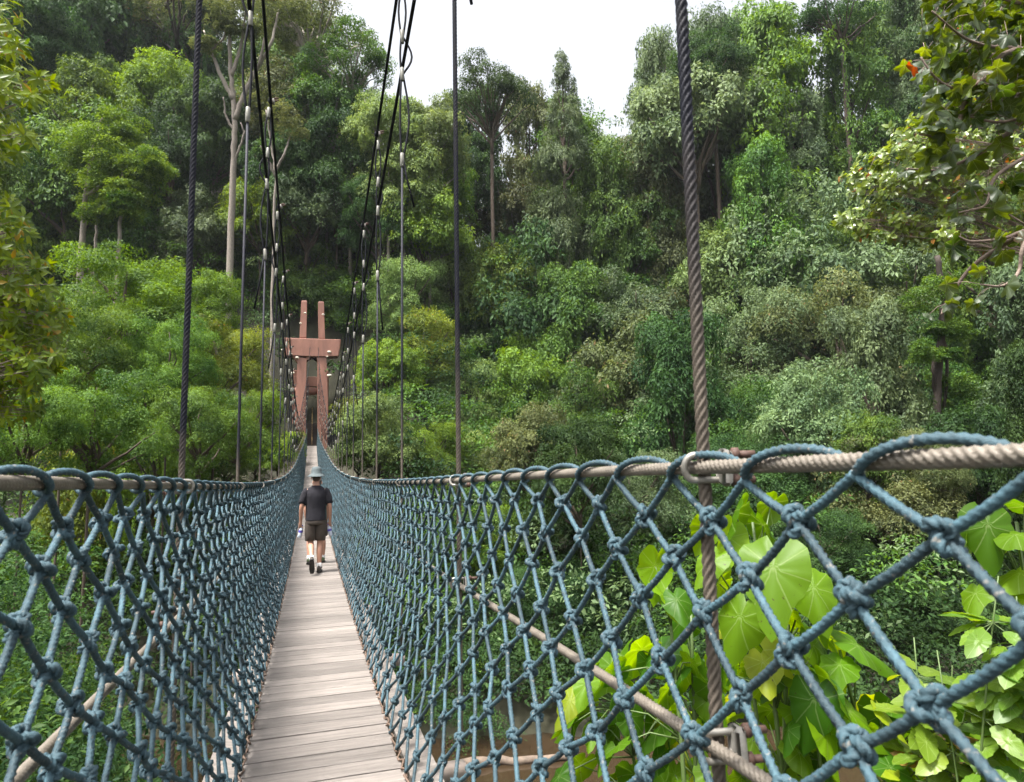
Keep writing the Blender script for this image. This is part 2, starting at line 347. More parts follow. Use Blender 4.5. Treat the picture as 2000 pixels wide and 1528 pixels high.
mw = mat('muddy_river_water', (.034, .0225, .0125), .10, var=.15, noise=(.5, (1, 1, 1)), bump=(1.6, .12), spec=.5)
mb = MB(); mb.add([[-120, -50, WATER], [180, -50, WATER], [180, 120, WATER], [-120, 120, WATER]], quads=[[0, 1, 2, 3]])
tag(mb.build('river', mw), kind='structure')

# ------------------------------------------------------------------ suspension footbridge
def drift(Y): return .0045*np.maximum(0, np.asarray(Y, float)-4)
def zrail(Y): Y = np.asarray(Y, float); return -.28+.0016*(Y-14.5)**2-.035*np.exp(-(np.maximum(Y, .5)/1.5)**2)
def zdeck(Y): return zrail(Y)-1.55
def flare(Y): return 1-.85*sm(Y, 34, 61)
EL, ER = -.305, .51
def xrail(Y, s): return drift(Y)+(EL-.28*flare(Y) if s < 0 else ER+.38*flare(Y))
def xedge(Y, s): return drift(Y)+(EL if s < 0 else ER)
Y0, Y1 = -1.2, 61.9
_ay = np.array([-9, -4, 1.4, 4.1, 6.8, 9.48, 12.18, 14.88, 17.58, 20.28, 22.98, 25.68, 28.38, 31.08, 33.78, 37, 40, 45, 50, 55, 59, 62.4])
_az = np.array([10.2, 8.3, 6.6, 5.95, 5.42, 4.9, 4.47, 4.08, 3.72, 3.38, 3.12, 2.93, 2.78, 2.66, 2.57, 2.55, 2.7, 3.6, 5.0, 7.1, 9.2, 11.05])
_fy = np.linspace(-9, 62.4, 400); _fz = np.interp(_fy, _ay, _az)
for _ in range(40): _fz[1:-1] = (_fz[:-2]+_fz[2:]+2*_fz[1:-1])/4
def zA(Y): return np.interp(Y, _fy, _fz)
def zB(Y):
    Y = np.asarray(Y, float); return zA(Y)-1.05+.25*sm(Y, 14, 35)-2.6*sm(Y, 42, 62)
def xA(Y, s):
    Y = np.asarray(Y, float); c = .15+drift(Y)
    return c+s*(.735+.05*sm(Y, 15, 30)-.42*sm(Y, 44, 62.4))

BR = empty('suspension_bridge', (0.4, 61.8, float(zdeck(61.8))))
tag(BR, 'long cable footbridge with plank walkway and knotted blue rope side nets', 'footbridge')
OFF = -np.array(BR.location)
class PB(MB):                                            # builder for bridge parts: world coordinates, parented to the bridge
    def put(s, name, m, parent=None, smooth=True):
        o = s.build(name, m, parent or BR, smooth)
        if parent is None: o.location = Vector(OFF)
        return o

# deck planks
b = PB(); y = Y0
while y < Y1:
    wd = .163+rng.normal(0, .006); ym = y+wd/2; sl = math.atan(.0032*(ym-14.5)); c, s_ = math.cos(sl), math.sin(sl)
    rr = np.array([[1, 0, 0], [0, c, -s_], [0, s_, c]]); yaw = rng.normal(0, .004)
    rr = np.array([[math.cos(yaw), -math.sin(yaw), 0], [math.sin(yaw), math.cos(yaw), 0], [0, 0, 1]]) @ rr
    d = float(drift(ym)); e1, e2 = rng.normal(0, .006, 2)
    bb = MB(); L_ = ER-EL+.03+e1
    bb.bevbox((0, 0, 0), (L_, wd, .038), .004)
    v = bb.v[0] @ rr.T+np.array([(EL+ER)/2+d+e2, ym, float(zdeck(ym))-.019+rng.normal(0, .0015)])
    b.add(v, quads=bb.q[0], a=rng.random()); b.add(v, tris=bb.t[0], a=0.5) if False else None
    y += wd+.018+abs(rng.normal(0, .005))
deck = b.put('deck', M['wood'], smooth=False)
# beams under the deck
b = PB(); yy = np.arange(Y0, Y1, 1.35)
for s in (-1, 1):
    for x_ in (.12,):
        b.tube(np.stack([xedge(yy, s)-s*x_, yy, zdeck(yy)-.10], -1), .045, n=6)
st = b.put('stringer', M['beam'])
for s in (-1, 1):
    b = PB(); yy = np.arange(Y0, Y1, 1.3)
    xa, xb = xedge(yy, s)+s*.055, xedge(yy, s)+s*.21
    V = np.concatenate([np.stack([xa, yy, zdeck(yy)-.045], -1), np.stack([xb, yy, zdeck(yy)-.03], -1), np.stack([xb, yy, zdeck(yy)-.075], -1), np.stack([xa, yy, zdeck(yy)-.09], -1)])
    m = len(yy); k = np.arange(m-1)
    b.add(V, quads=np.concatenate([np.stack([r*m+k, r*m+k+1, ((r+1) % 4)*m+k+1, ((r+1) % 4)*m+k], -1) for r in range(4)]))
    b.put('side_board', M['wood'], smooth=False)
    b = PB(); yy = np.arange(Y0, 34, .042); ph = np.arange(len(yy))
    b.tube(np.stack([xedge(yy, s)+s*(.012+.014*np.sin(ph*1.9)), yy+.012*np.sin(ph*2.7), zdeck(yy)+.012+.016*np.cos(ph*2.3)], -1), .0065, n=4)
    b.put('edge_twine', M['twine'])

# main, handrail and side cables
for s in (-1, 1):
    yy = np.concatenate([np.arange(-9, 62.3, .35)])
    b = PB(); b.tube(np.stack([xA(yy, s), yy, zA(yy)], -1), .019, n=7); b.put('main_cable', M['tar'])
    b = PB(); b.tube(np.stack([xA(yy, s)+s*.035, yy, zB(yy)], -1), .019, n=7); b.put('main_cable', M['tar'])
    for nm, dz, R, lay in (('handrail_cable', 0, .0145, .085), ('side_cable', -.63, .014, .085)):
        b = PB(); yn = np.arange(Y0, 8.01, .2)
        b.rope(np.stack([xrail(yn, s), yn, zrail(yn)+dz], -1), R, lay, strands=5, n=25, step=.006, depth=.5)
        yf = np.concatenate([np.arange(8.0, Y1, .6), [Y1]])
        b.tube(np.stack([xrail(yf, s), yf, zrail(yf)+dz], -1), R, n=6); b.put(nm, M['rail'])

# hangers
def ferrule_mesh():
    b = MB(); p = [(0, 0, -.075), (0, 0, -.07), (0, 0, .07), (0, 0, .075)]; b.tube(p, [.019, .023, .023, .019], n=10)
    me = b.mesh('ferrule'); me.materials.append(M['ferrule']); return me
def clamp_mesh():
    b = MB(); b.cm = 0
    b.ell((0, 0, 0), (.036, .045, .042)); b.cm = 1
    b.bevbox((.035, .0, .0), (.03, .09, .06), .008)
    b.cm = 2
    for q in (-.03, .03):
        b.tube([(.03, q, .02), (.105, q, .045)], .010, n=6); b.tube([(.058, q, .03), (.075, q, .035)], .017, n=6)
    me = b.mesh('cable_clamp'); [me.materials.append(M[k]) for k in ('tar', 'clamp', 'rust')]; return me
def ubolt_mesh(s):                                       # s: outward side
    b = MB(); t = np.linspace(-math.pi/2, math.pi/2, 13)
    arc = np.stack([-s*(.012+.024*np.cos(t)), np.zeros_like(t), .030*np.sin(t)], -1)
    path = np.concatenate([[(s*.115, 0, -.030)], [(s*.03, 0, -.030)], arc, [(s*.03, 0, .030)], [(s*.115, 0, .030)]])
    b.tube(path, .0085, n=10); b.cm = 1
    b.bevbox((s*.058, 0, 0), (.030, .056, .085), .010); b.cm = 2
    for q in (-.030, .030):
        b.tube([(s*.074, 0, q), (s*.090, 0, q)], .0165, n=6); b.tube([(s*.09, 0, q), (s*.128, 0, q)], .0092, n=8)
    me = b.mesh('u_bolt'); [me.materials.append(M[k]) for k in ('clamp', 'clamp', 'rust')]; return me
FER, CLP, UB = ferrule_mesh(), clamp_mesh(), {-1: ubolt_mesh(-1), 1: ubolt_mesh(1)}
for s, ys in ((1, 1.38), (-1, .986)):
    for k in range(22):
        Y = ys+2.7*k; xr, zr = float(xrail(Y, s)), float(zrail(Y)); xt, zt = float(xA(Y, s)), float(zA(Y)); zb_ = float(zB(Y))
        near = k < 3
        h = PB()
        zl = zr-1.60
        def pt(z):
            f = min(1, max(0, (z-zr)/(zt-zr))); return np.array([xr+s*.022+(xt-xr)*f, Y, z])
        top = zt-.10; f1 = zt-.17; gap = max(.25, zt-zb_-.28); f2 = f1-gap*.75; f3 = f2-.44; f4 = max(f3-.98, zr+.5)
        h.cm = 0; fade = (rng.uniform(.75, 1.1) if s > 0 else rng.uniform(.25, .45))
        n0 = h.n
        if near and k < 2: h.rope([pt(z) for z in np.linspace(zl, f4, 12)], .0140, .13, strands=5, n=25, step=.008, depth=.55)
        else: h.tube([pt(z) for z in np.concatenate([np.linspace(zl, zr+1.2, 8), [f4]])], .0125, n=6)
        h.a[-1][:] = np.clip(1-(h.v[-1][:, 2]-zr)/fade, 0, 1)
        h.cm = 1
        rb = rng.uniform(.7, 1.3)
        for sg, bul in ((-1, .012), (1, .05*rb)):
            P = []
            for z0, z1, am, m in ((f4, f3, bul, 8), (f3, f2, (.012 if sg < 0 else .075*rb), 8), (f2, f1, .03, 6), (f1, top, .005, 3)):
                tt = np.linspace(0, 1, m, endpoint=False); sh = np.sin(math.pi*tt)**1.2
                for q, e in zip(tt, sh):
                    p = pt(z0+(z1-z0)*q); p[0] += s*(sg*.010+sg*am*e); P.append(p)
            P.append(pt(top)); h.tube(P, .0118, n=6)
        tl = rng.uniform(.45, .8); p0 = pt(f4); p0[0] -= -s*.012
        if rng.random() < .75 and f4-tl > zr+.1: h.tube([p0, p0+np.array([s*.03*rb, 0, -tl*.4]), p0+np.array([s*.095*rb, .02, -tl])], .0115, n=6)
        ho = h.put('hanger', [M['hang'], M['tar']])
        for z in (f1, f2, f3, f4):
            o = link('ferrule', FER, ho, pt(z)); o.rotation_euler = (rng.normal(0, .04), rng.normal(0, .04), rng.random())
        o = link('cable_clamp', CLP, ho, (xt, Y, zt)); o.rotation_euler = (0, 0, rng.normal(0, .2))
        for z in (zr, zr-.63):
            o = link('u_bolt', UB[s], ho, (xr, Y-.016, z)); o.rotation_euler = (rng.normal(0, .12), 0, -s*.35+rng.normal(0, .1))
        if s > 0:
            b = PB(); b.box((float(.15+drift(Y)), Y, float(zdeck(Y))-.185), (float(xrail(Y, 1)-xrail(Y, -1))+.1, .09, .10)); b.put('crossbeam', M['beam'])

# rope nets
PITCH = .297
def nodepos(i, j, s, jit):
    NR = 13 if s > 0 else 15; t = j/NR; Y = i*PITCH/2; xe, xr = xedge(Y, s), xrail(Y, s)
    wav = .012*math.sin(Y*.9+j*.5)+.010*math.sin(Y*2.3+1.3*j)
    x = xe+(xr-xe)*(1-t**1.75); dz = 1.40/(NR-1); z = zrail(Y)-(.022 if j == 0 else .115+dz*(j-1))
    if j == NR: x = xe+s*.01; z = zdeck(Y)+.015
    return np.array([x+jit[0]+s*(-.012 if j == 0 else 0), Y+jit[1], z+jit[2]+(wav if 0 < j < NR else 0)])
def knot_mesh(seed):
    r = np.random.default_rng(seed); b = MB()
    t = np.linspace(0, 2*math.pi, 44, endpoint=False)
    P = np.stack([np.sin(t)+2*np.sin(2*t), np.cos(t)-2*np.cos(2*t), -1.5*np.sin(3*t)], -1)*np.array([.0090, .0082, .0085])
    P += r.normal(0, .0009, P.shape)
    P = (P+np.roll(P, 1, 0)+np.roll(P, -1, 0))/3
    P2 = np.concatenate([P, P[:1]])
    L = np.concatenate([[0], np.cumsum(np.linalg.norm(np.diff(P2, axis=0), axis=1))]); u = np.linspace(0, L[-1], 110, endpoint=False)
    Pq = np.stack([np.interp(u, L, P2[:, c]) for c in range(3)], -1)
    b.tube(Pq, .0100, n=12, closed=True, lobes=3, lay=.045, depth=.5)
    b.ell((0, 0, 0), (.015, .015, .012))
    me = b.mesh('knot'); me.materials.append(M['rope']); return me
KN = [knot_mesh(i) for i in range(4)]
blob = MB(); blob.ell((0, 0, 0), (1, 1, 1), nu=6, nv=4); BV, BQ, BT = np.concatenate(blob.v), blob.q[0], blob.t[0]
kcand = []
for s in (-1, 1):
    NR = 13 if s > 0 else 15
    imin, imax = int(Y0/(PITCH/2)), int(Y1/(PITCH/2))
    J = {}
    def nd(i, j):
        if (i, j) not in J: J[i, j] = nodepos(i, j, s, rng.normal(0, .0055, 3)*(1, 1.3, 1))
        return J[i, j]
    net = PB(); kf = PB()
    for i in range(imin, imax):
        for j in range(NR):
            if (i+j) % 2: continue
            p = nd(i, j); Yp = p[1]; near = Yp < 5.2
            va = .5+.5*math.sin(i*12.9+j*78.2)
            for di in (-1, 1):
                q = nd(i+di, j+1)
                if near:
                    mid = (p+q)/2+np.array([0, 0, -.004])
                    net.rope([p, mid, q], .0084, .046, n=12, step=.006, a=va, phase=i+j, depth=.55)
                elif Yp < 14: net.tube([p, q], .0079, n=6, cap=False, a=va)
                else: net.tube([p, q], .0075, n=4, cap=False, a=va)
            if j > 0 or True:
                if Yp < 9 and Yp > .2 and j > 0:
                    px = proj(p); ins = (-30 < px[0] < 2030) and (-30 < px[1] < 1558)
                    kcand.append((Yp if ins else 50+Yp, s, p.copy()))
                elif j > 0:
                    kf.add(p+BV*np.array([.024, .024, .021])*rng.uniform(.85, 1.1), quads=BQ, a=.3); kf.add(p+BV*np.array([.024, .024, .021]), tris=BT, a=.3)
    no = net.put('rope_net', M['rope'])
    # lacing that spirals round the handrail cable
    lc = PB(); t = np.arange(Y0, 9, PITCH/26); a_ = (t/PITCH+.5)*2*math.pi
    def lace(t, a_):
        r = .0245; off = np.stack([s*(r*np.sin(-a_))-s*.002, np.zeros_like(t), (r+.002)*np.cos(a_)+.003], -1)
        return np.stack([xrail(t, s), t+.030*np.sin(a_), zrail(t)], -1)+off
    lc.rope(lace(t, a_), .0090, .05, n=12, step=.006, depth=.40)
    t = np.arange(9, Y1, PITCH/7); lc.tube(lace(t, (t/PITCH+.5)*2*math.pi), .0085, n=5)
    lc.put('lacing_rope', M['rope'])
    J_net = no
    kf_o = kf.put('far_knots', M['rope'], parent=no); kf_o['kind'] = 'stuff'
    if s < 0: NETL = no
    else: NETR = no
kcand.sort(key=lambda k: k[0])
rest = {-1: PB(), 1: PB()}
KV = [(np.array([v.co[:] for v in m.vertices]), np.array([p.vertices[:] for p in m.polygons if len(p.vertices) == 4]), np.array([p.vertices[:] for p in m.polygons if len(p.vertices) == 3])) for m in KN]
for n_, (d, s, p) in enumerate(kcand):
    k = rng.integers(4); e = (rng.uniform(-.5, .5), rng.uniform(-.4, .4)+math.pi/2, rng.uniform(-3, 3))
    if n_ < 100:
        o = link('knot', KN[k], NETL if s < 0 else NETR, p); o.rotation_euler = e
    else:
        R_ = np.array(Matrix.Identity(3)); from mathutils import Euler
        R_ = np.array(Euler(e).to_matrix()); V, Q, T = KV[k]
        rest[s].add(V @ R_.T+p, quads=Q, tris=T, a=.35)
for s, no in ((-1, NETL), (1, NETR)):
    o = rest[s].put('distant_knots', M['rope'], parent=no); o['kind'] = 'stuff'

# ------------------------------------------------------------------ far portal tower, stairs
TY = 62.0
TW = empty('bridge_tower', (.45, TY+.6, 1.3))
tag(TW, 'tall brown log-like portal tower with two upright prongs and cream bracket ornaments', 'tower')
TOFF = -np.array(TW.location)
def tpx(px, py): p = atY(px, py, TY); return (p[0], p[2])
def twp(b, name, m, smooth=False):
    o = b.build(name, m, TW, smooth); o.location = Vector(TOFF)
    bv = o.modifiers.new('bevel', 'BEVEL'); bv.width = .10; bv.segments = 3; bv.limit_method = 'ANGLE'; bv.angle_limit = math.radians(40)
    return o
GZt = .6
for pts in ([(581.5, 697), (579, 740), (577, 780), (577, 830), None, (597.5, 830), (598, 760), (599, 700)], [(619.5, 697), (620, 760), (620.5, 830), None, (641, 830), (641, 780), (639.5, 740), (637.5, 697)]):
    out = []
    for q in pts:
        if q is None:
            out += [(out[-1][0], GZt), (tpx(597.5, 830)[0] if out[-1][0] < 0 else tpx(641, 830)[0], GZt)]
        else: out.append(tpx(*q))
    b = MB(); b.prism(out, TY, TY+1.3); twp(b, 'leg', M['tower'])
b = MB(); b.prism([tpx(*q) for q in [(553.5, 660), (666, 663.5), (664.5, 680), (661.5, 696), (640, 697), (600, 696.5), (570, 694.5), (555, 695)]], TY-.12, TY+1.45); twp(b, 'crossbeam', M['tower'])
for q in ([(588.5, 586), (599.7, 586), (599.2, 625), (598.2, 660.5), (584.8, 660), (586.5, 625)], [(621.4, 588), (633, 588), (634, 625), (635, 662.5), (622.4, 661.5), (621.6, 625)]):
    b = MB(); b.prism([tpx(*p) for p in q], TY+.15, TY+1.15); twp(b, 'prong', M['tower'])
b = MB(); b.prism([tpx(*p) for p in [(598, 697), (620, 697), (620, 704), (616.5, 692), (610, 693), (603, 702), (598, 704)][::1]], TY+.1, TY+1.2); twp(b, 'brace', M['tower'])
b = MB(); b.prism([tpx(*p) for p in [(566, 690), (572, 690), (584, 702), (584, 712)]], TY+.1, TY+1.2); twp(b, 'brace', M['tower'])
b = MB(); b.prism([tpx(*p) for p in [(571, 727), (644, 728), (643, 748), (572, 747)]], TY+3.0, TY+3.7); twp(b, 'rear_beam', M['tower'])
for px in (576, 638):
    b = MB(); x0 = tpx(px-6, 740)[0]; x1 = tpx(px+6, 740)[0]; b.box(((x0+x1)/2, TY+3.4, 4.6), (x1-x0, .7, 9.0)); twp(b, 'rear_leg', M['tower'])
b = MB(); za = tpx(600, 760)[1]; xs = np.linspace(tpx(586, 0)[0], tpx(634, 0)[0], 9); b.tube(np.stack([xs, np.full(9, TY+1.7), np.full(9, za)], -1), [.2, .36, .39, .4, .4, .4, .39, .36, .2], n=16); twp(b, 'log_beam', M['tower'], True)
for px, py, r in [(643, 688, .2), (580.5, 699, .17), (596, 612, .13), (631, 615, .13), (587, 632, .12), (643.5, 734, .24), (552.5, 684, .17), (639, 697, .1), (572, 728.5, .16), (568, 692, .14)]:
    x, z = tpx(px, py); b = MB(); b.ell((x, TY-.12, z), (r, r*.8, r*.55), nu=12, nv=6); b.ell((x, TY-.05, z-r*.35), (r*.5, r*.5, r*.4)); o = b.build('bracket_ornament', M['fungus'], TW); o.location = Vector(TOFF)

STR = empty('stairway', (.45, TY+2, 1.8)); tag(STR, 'dark timber stairway climbing between the tower legs with a thin yellow middle rail', 'stairs')
b = MB(); SO = -np.array(STR.location)
zs = float(zdeck(61.9)); n = 22
for k in range(n):
    b.box((.42, 62.15+k*.30, zs-.02+.215*k-.10), (1.5, .30, .05), a=.5); b.box((.42, 62.31+k*.30, zs+.215*k-.01), (1.5, .025, .17))
o = b.build('steps', M['stair'], STR, False); o.location = Vector(SO)
for x in (-.36, 1.2):
    b = MB(); b.tube([(x, 62, zs), (x, 62+n*.3, zs+n*.215)], .09, n=6); o = b.build('stringer', M['stair'], STR); o.location = Vector(SO)
    b = MB(); b.tube([(x, 62, zs+1), (x, 62+n*.3, zs+n*.215+1)], .04, n=6)
    for k in range(0, n+1, 4): b.tube([(x, 62+k*.3, zs+k*.215), (x, 62+k*.3, zs+k*.215+1)], .035, n=6)
    o = b.build('handrail', M['stair'], STR); o.location = Vector(SO)
b = MB(); b.tube([(.36, 62.3, zs+.15), (.36, 62+14*.3, zs+14*.215+.85)], .022, n=6)
for k in range(1, 15, 4): b.tube([(.36, 62+k*.3, zs+k*.215), (.36, 62+k*.3, zs+k*.215+.6)], .02, n=6)
o = b.build('middle_rail', M['yellow'], STR); o.location = Vector(SO)
# cleared earth bank beside the tower
b = MB(); nx, ny = 14, 10
xs = np.linspace(-7.5, -1.2, nx); ys = np.linspace(57, 66, ny); XX, YY = np.meshgrid(xs, ys, indexing='ij')
ZZ = -1.2+2.9*sm(YY, 57, 64)+.25*rng.normal(0, .4, XX.shape)+1.2*sm(-XX, 3, 7)
i = np.arange(nx-1)[:, None]; j = np.arange(ny-1)[None, :]
b.add(np.stack([XX, YY, ZZ], -1).reshape(-1, 3), quads=np.stack([i*ny+j, (i+1)*ny+j, (i+1)*ny+j+1, i*ny+j+1], -1).reshape(-1, 4))
tag(b.build('earth_bank', M['clay']), kind='structure')

# ------------------------------------------------------------------ trees
def unit(a): return a/(np.linalg.norm(a, axis=-1, keepdims=True)+1e-9)
def crown(seed, kind, nleaf, ls):
    """leaf cloud of a crown about 1 m in radius; returns builder and clump centres"""
    r = np.random.default_rng(seed); C = []; RC = []
    if kind == 'dome':
        for _ in range(85):
            d = unit(r.normal(size=3)); d[2] = abs(d[2])*1.0-(.25 if r.random() < .6 else .75); d = unit(d); C.append(d*r.uniform(.40, .88)); RC.append(r.uniform(.10, .32)*(.7 if r.random() < .3 else 1))
    elif kind == 'bush':
        for _ in range(64):
            a = r.uniform(0, 6.28); q = math.sqrt(r.random()); h = r.uniform(-.9, .75)*(1-.45*q*q)
            C.append(np.array([math.cos(a)*q*.85, math.sin(a)*q*.85, h])); RC.append(r.uniform(.12, .26))
    elif kind == 'column':
        for _ in range(80):
            a = r.uniform(0, 6.28); h = r.uniform(-1, 1); q = .62*(1-.35*max(0, h)**2)*r.uniform(.5, 1)*(1+.25*math.sin(h*9+a))
            C.append(np.array([math.cos(a)*q, math.sin(a)*q, h])); RC.append(r.uniform(.12, .24))
    elif kind == 'tier':
        for h in np.linspace(-.95, .95, 9):
            m = r.integers(5, 9); rr = (1-.55*max(0, h)**1.5)*r.uniform(.7, 1)
            for k in range(m):
                a = r.uniform(0, 6.28); q = rr*r.uniform(.25, .9); C.append(np.array([math.cos(a)*q, math.sin(a)*q, h+r.normal(0, .05)])); RC.append(r.uniform(.18, .32))
    elif kind == 'airy':
        for _ in range(44):
            d = unit(r.normal(size=3)); d[2] = d[2]*.6+.25; C.append(d*r.uniform(.4, .95)); RC.append(r.uniform(.09, .2))
    elif kind == 'cone':
        for _ in range(70):
            h = r.uniform(-1, 1); a = r.uniform(0, 6.28); q = (1-h)/2*.75*r.uniform(.5, 1)+.04; C.append(np.array([math.cos(a)*q, math.sin(a)*q, h])); RC.append(r.uniform(.10, .2)*(1.15-.4*h))
    C = np.array(C); RC = np.array(RC)*1.12
    wgt = RC**2; ns = np.maximum(3, (nleaf/24*wgt/wgt.sum()).astype(int)); li = np.repeat(np.arange(len(C)), ns); S = len(li)
    d = unit(r.normal(size=(S, 3))); d[:, 2] = np.where(d[:, 2] < -.25, -d[:, 2], d[:, 2]); d = unit(d)
    fl = {'tier': .45, 'airy': .7}.get(kind, .95)
    SP = C[li]+d*(RC[li]*r.uniform(.55, 1.12, S))[:, None]*np.array([1.1, 1.1, fl]); rs = r.uniform(.035, .085, S)*(1.15 if kind != 'cone' else .8)
    ax = unit(d*np.array([1, 1, .6])+np.array([0, 0, .55])+r.normal(0, .25, (S, 3))); sv = r.random(S); cv = r.random(len(C))
    id_ = np.repeat(np.arange(S), 24); k = len(id_)
    e = unit(r.normal(size=(k, 3))); dt = (e*ax[id_]).sum(1); e = unit(e-ax[id_]*np.where(dt < -.15, 2*dt, 0)[:, None])
    P = SP[id_]+(e-ax[id_]*.35*(1-np.abs((e*ax[id_]).sum(1)))[:, None])*rs[id_][:, None]*r.uniform(.75, 1.2, (k, 1))
    N = unit(e*.7+ax[id_]*.6+r.normal(0, .30, (k, 3)))
    D = unit(e-ax[id_]*(e*ax[id_]).sum(1)[:, None]*.9+r.normal(0, .35, (k, 3))+np.array([0, 0, -.40]))
    a = np.clip(.5+.55*(cv[li[id_]]-.5)+.45*(sv[id_]-.5)+r.normal(0, .11, k), 0, .94); a[r.random(k) < .010] = .99
    b = MB(); L = ls*r.uniform(.65, 1.3, k); b.leaves(P, D, N, L, L*r.uniform(.40, .58, k), a)
    if kind == 'column':                                  # curtains of creeper hanging down the sides
        m = nleaf//4; ci = r.integers(0, len(C), 46); st = C[ci]+unit(C[ci]*np.array([1, 1, .1]))*.12
        ii = r.integers(0, 46, m); t = r.random(m); ln = r.uniform(.3, .9, 46)
        P = st[ii]+np.stack([r.normal(0, .022, m), r.normal(0, .022, m), -t*ln[ii]], -1)
        b.leaves(P, unit(np.stack([r.normal(0, .6, m), r.normal(0, .6, m), -np.ones(m)], -1)), unit(P*np.array([1, 1, 0])+r.normal(0, .4, (m, 3))+np.array([0, 0, .4])), ls*.9, ls*.42, np.clip(.6+r.normal(0, .2, m), 0, .93))
    return b, C, RC
def limbs(seed, C, R0, base, n):
    r = np.random.default_rng(seed+99); b = MB()
    for i in r.permutation(len(C))[:n]:
        e = C[i]; z0 = base+(e[2]-base)*r.uniform(.15, .5); s0 = np.array([0, 0, z0]); mid = s0*.45+e*.55+np.array([0, 0, r.uniform(-.05, .08)])+r.normal(0, .05, 3)
        t = np.linspace(0, 1, 6)[:, None]; P = s0*(1-t)**2+2*mid*t*(1-t)+e*t*t; P[1:-1] += r.normal(0, .015, (4, 3))
        b.tube(P, np.linspace(R0, R0*.2, 6), n=5)
    zt = float(C[:, 2].max())*.8; z = np.linspace(base, zt, 7); b.tube(np.stack([r.normal(0, .02, 7), r.normal(0, .02, 7), z], -1), np.linspace(R0*1.3, R0*.25, 7), n=6)
    return b
PROTO = {}
for nm, kind, seed, nl, ls, base in [('dome', 'dome', 1, 30000, .058, -.9), ('dome2', 'dome', 2, 34000, .050, -.9), ('bush', 'bush', 3, 30000, .056, -1), ('bush2', 'bush', 4, 34000, .048, -1),
                                ('column', 'column', 5, 34000, .048, -1.1), ('column2', 'column', 15, 34000, .048, -1.1), ('tier', 'tier', 6, 26000, .055, -1), ('airy', 'airy', 7, 16000, .042, -.9), ('cone', 'cone', 8, 24000, .046, -1.1),
                                ('fine', 'bush', 9, 46000, .036, -1), ('finedome', 'bush', 10, 46000, .036, -.5)]:
    b, C, RC = crown(seed, kind, nl, ls)
    PROTO[nm] = (b.mesh('crown'), limbs(seed, C, .034 if kind != 'airy' else .026, base, 22 if kind in ('airy', 'tier') else 11).mesh('limbs'), base)
    PROTO[nm][0].materials.append(LEAF['mid']); PROTO[nm][1].materials.append(M['bark'])
TRK = []
for sd_ in range(3):
    r = np.random.default_rng(40+sd_); b = MB(); z = np.linspace(0, 1, 9); wob = np.cumsum(r.normal(0, .004, (9, 2)), 0); wob -= wob[-1]*z[:, None]**1; wob[-1] = 0
    b.tube(np.concatenate([wob, z[:, None]], 1)*np.array([1, 1, 1]), np.linspace(1, .72, 9)*np.array([1.5]+[1]*8)*.016, n=9); me = b.mesh('trunk'); me.materials.append(M['bark']); TRK.append(me)

SKYL = ([-300, 680, 720, 780, 850, 1000, 1060, 1100, 1150, 1175, 1210, 1240, 1330, 1400, 1500, 1570, 1640, 1720, 2300], [-80, -40, 60, 150, 185, 190, 195, 130, 190, 245, 190, 110, 60, 60, 40, 35, 20, 0, -60])
def skyline(px): return np.interp(px, *SKYL)
def place(px, py, rpx, ht, proto, tint, label, asp=1.0, trunk='bark', group=None, d=None, cat='tree', name='tree', tr=1.0):
    """a tree whose crown centre shows at this pixel: walk along the ray until it stands ht above the ground"""
    if 690 < px < 1600 and name == 'tree' and proto not in ('airy', 'cone'): py = max(py, max(skyline(px+q*rpx) for q in (-.6, 0, .6))+rpx*1.12*asp*.96)
    v = ray(px, py)/FPX
    if d is None:
        d = 260.0
        for q in np.arange(46 if py < 480 else 24, 170, .5):
            p = v*q
            if p[2]-float(hterr(p[0], p[1])) <= ht: d = q; break
        if d > 180: d = 72.0
    p = v*d; zb = float(hterr(p[0], p[1])); H = p[2]-zb
    r = rpx*d/FPX*(1.30 if px > 1000 and 440 < py < 830 else 1.12)
    if px > 1000 and 440 < py < 830: asp = max(asp, 1.2)
    t = empty(name, (p[0], p[1], zb-.3)); tag(t, label, cat, group)
    cm, lm, base = PROTO[proto]; rz = r*asp; yaw = rng.uniform(0, 6.28)
    bot = max(1.0, H+base*rz*.6+.3)
    k = rng.integers(3); tk = link('trunk', TRK[k], t); R_ = max(H, 5)*(.5 if d > 32 else .26)*tr; tk.scale = (R_, R_, bot); tk.rotation_euler = (0, 0, yaw)
    if trunk != 'bark': tk.material_slots[0].link = 'OBJECT'; tk.material_slots[0].material = M[trunk]
    for nm, me in (('limbs', lm), ('crown', cm)):
        o = link(nm, me, t, (0, 0, H+.3)); o.scale = (r, r, rz); o.rotation_euler = (0, 0, yaw)
        if nm == 'crown': o.material_slots[0].link = 'OBJECT'; o.material_slots[0].material = LEAF[tint]
        elif trunk != 'bark': o.material_slots[0].link = 'OBJECT'; o.material_slots[0].material = M[trunk]
    return d
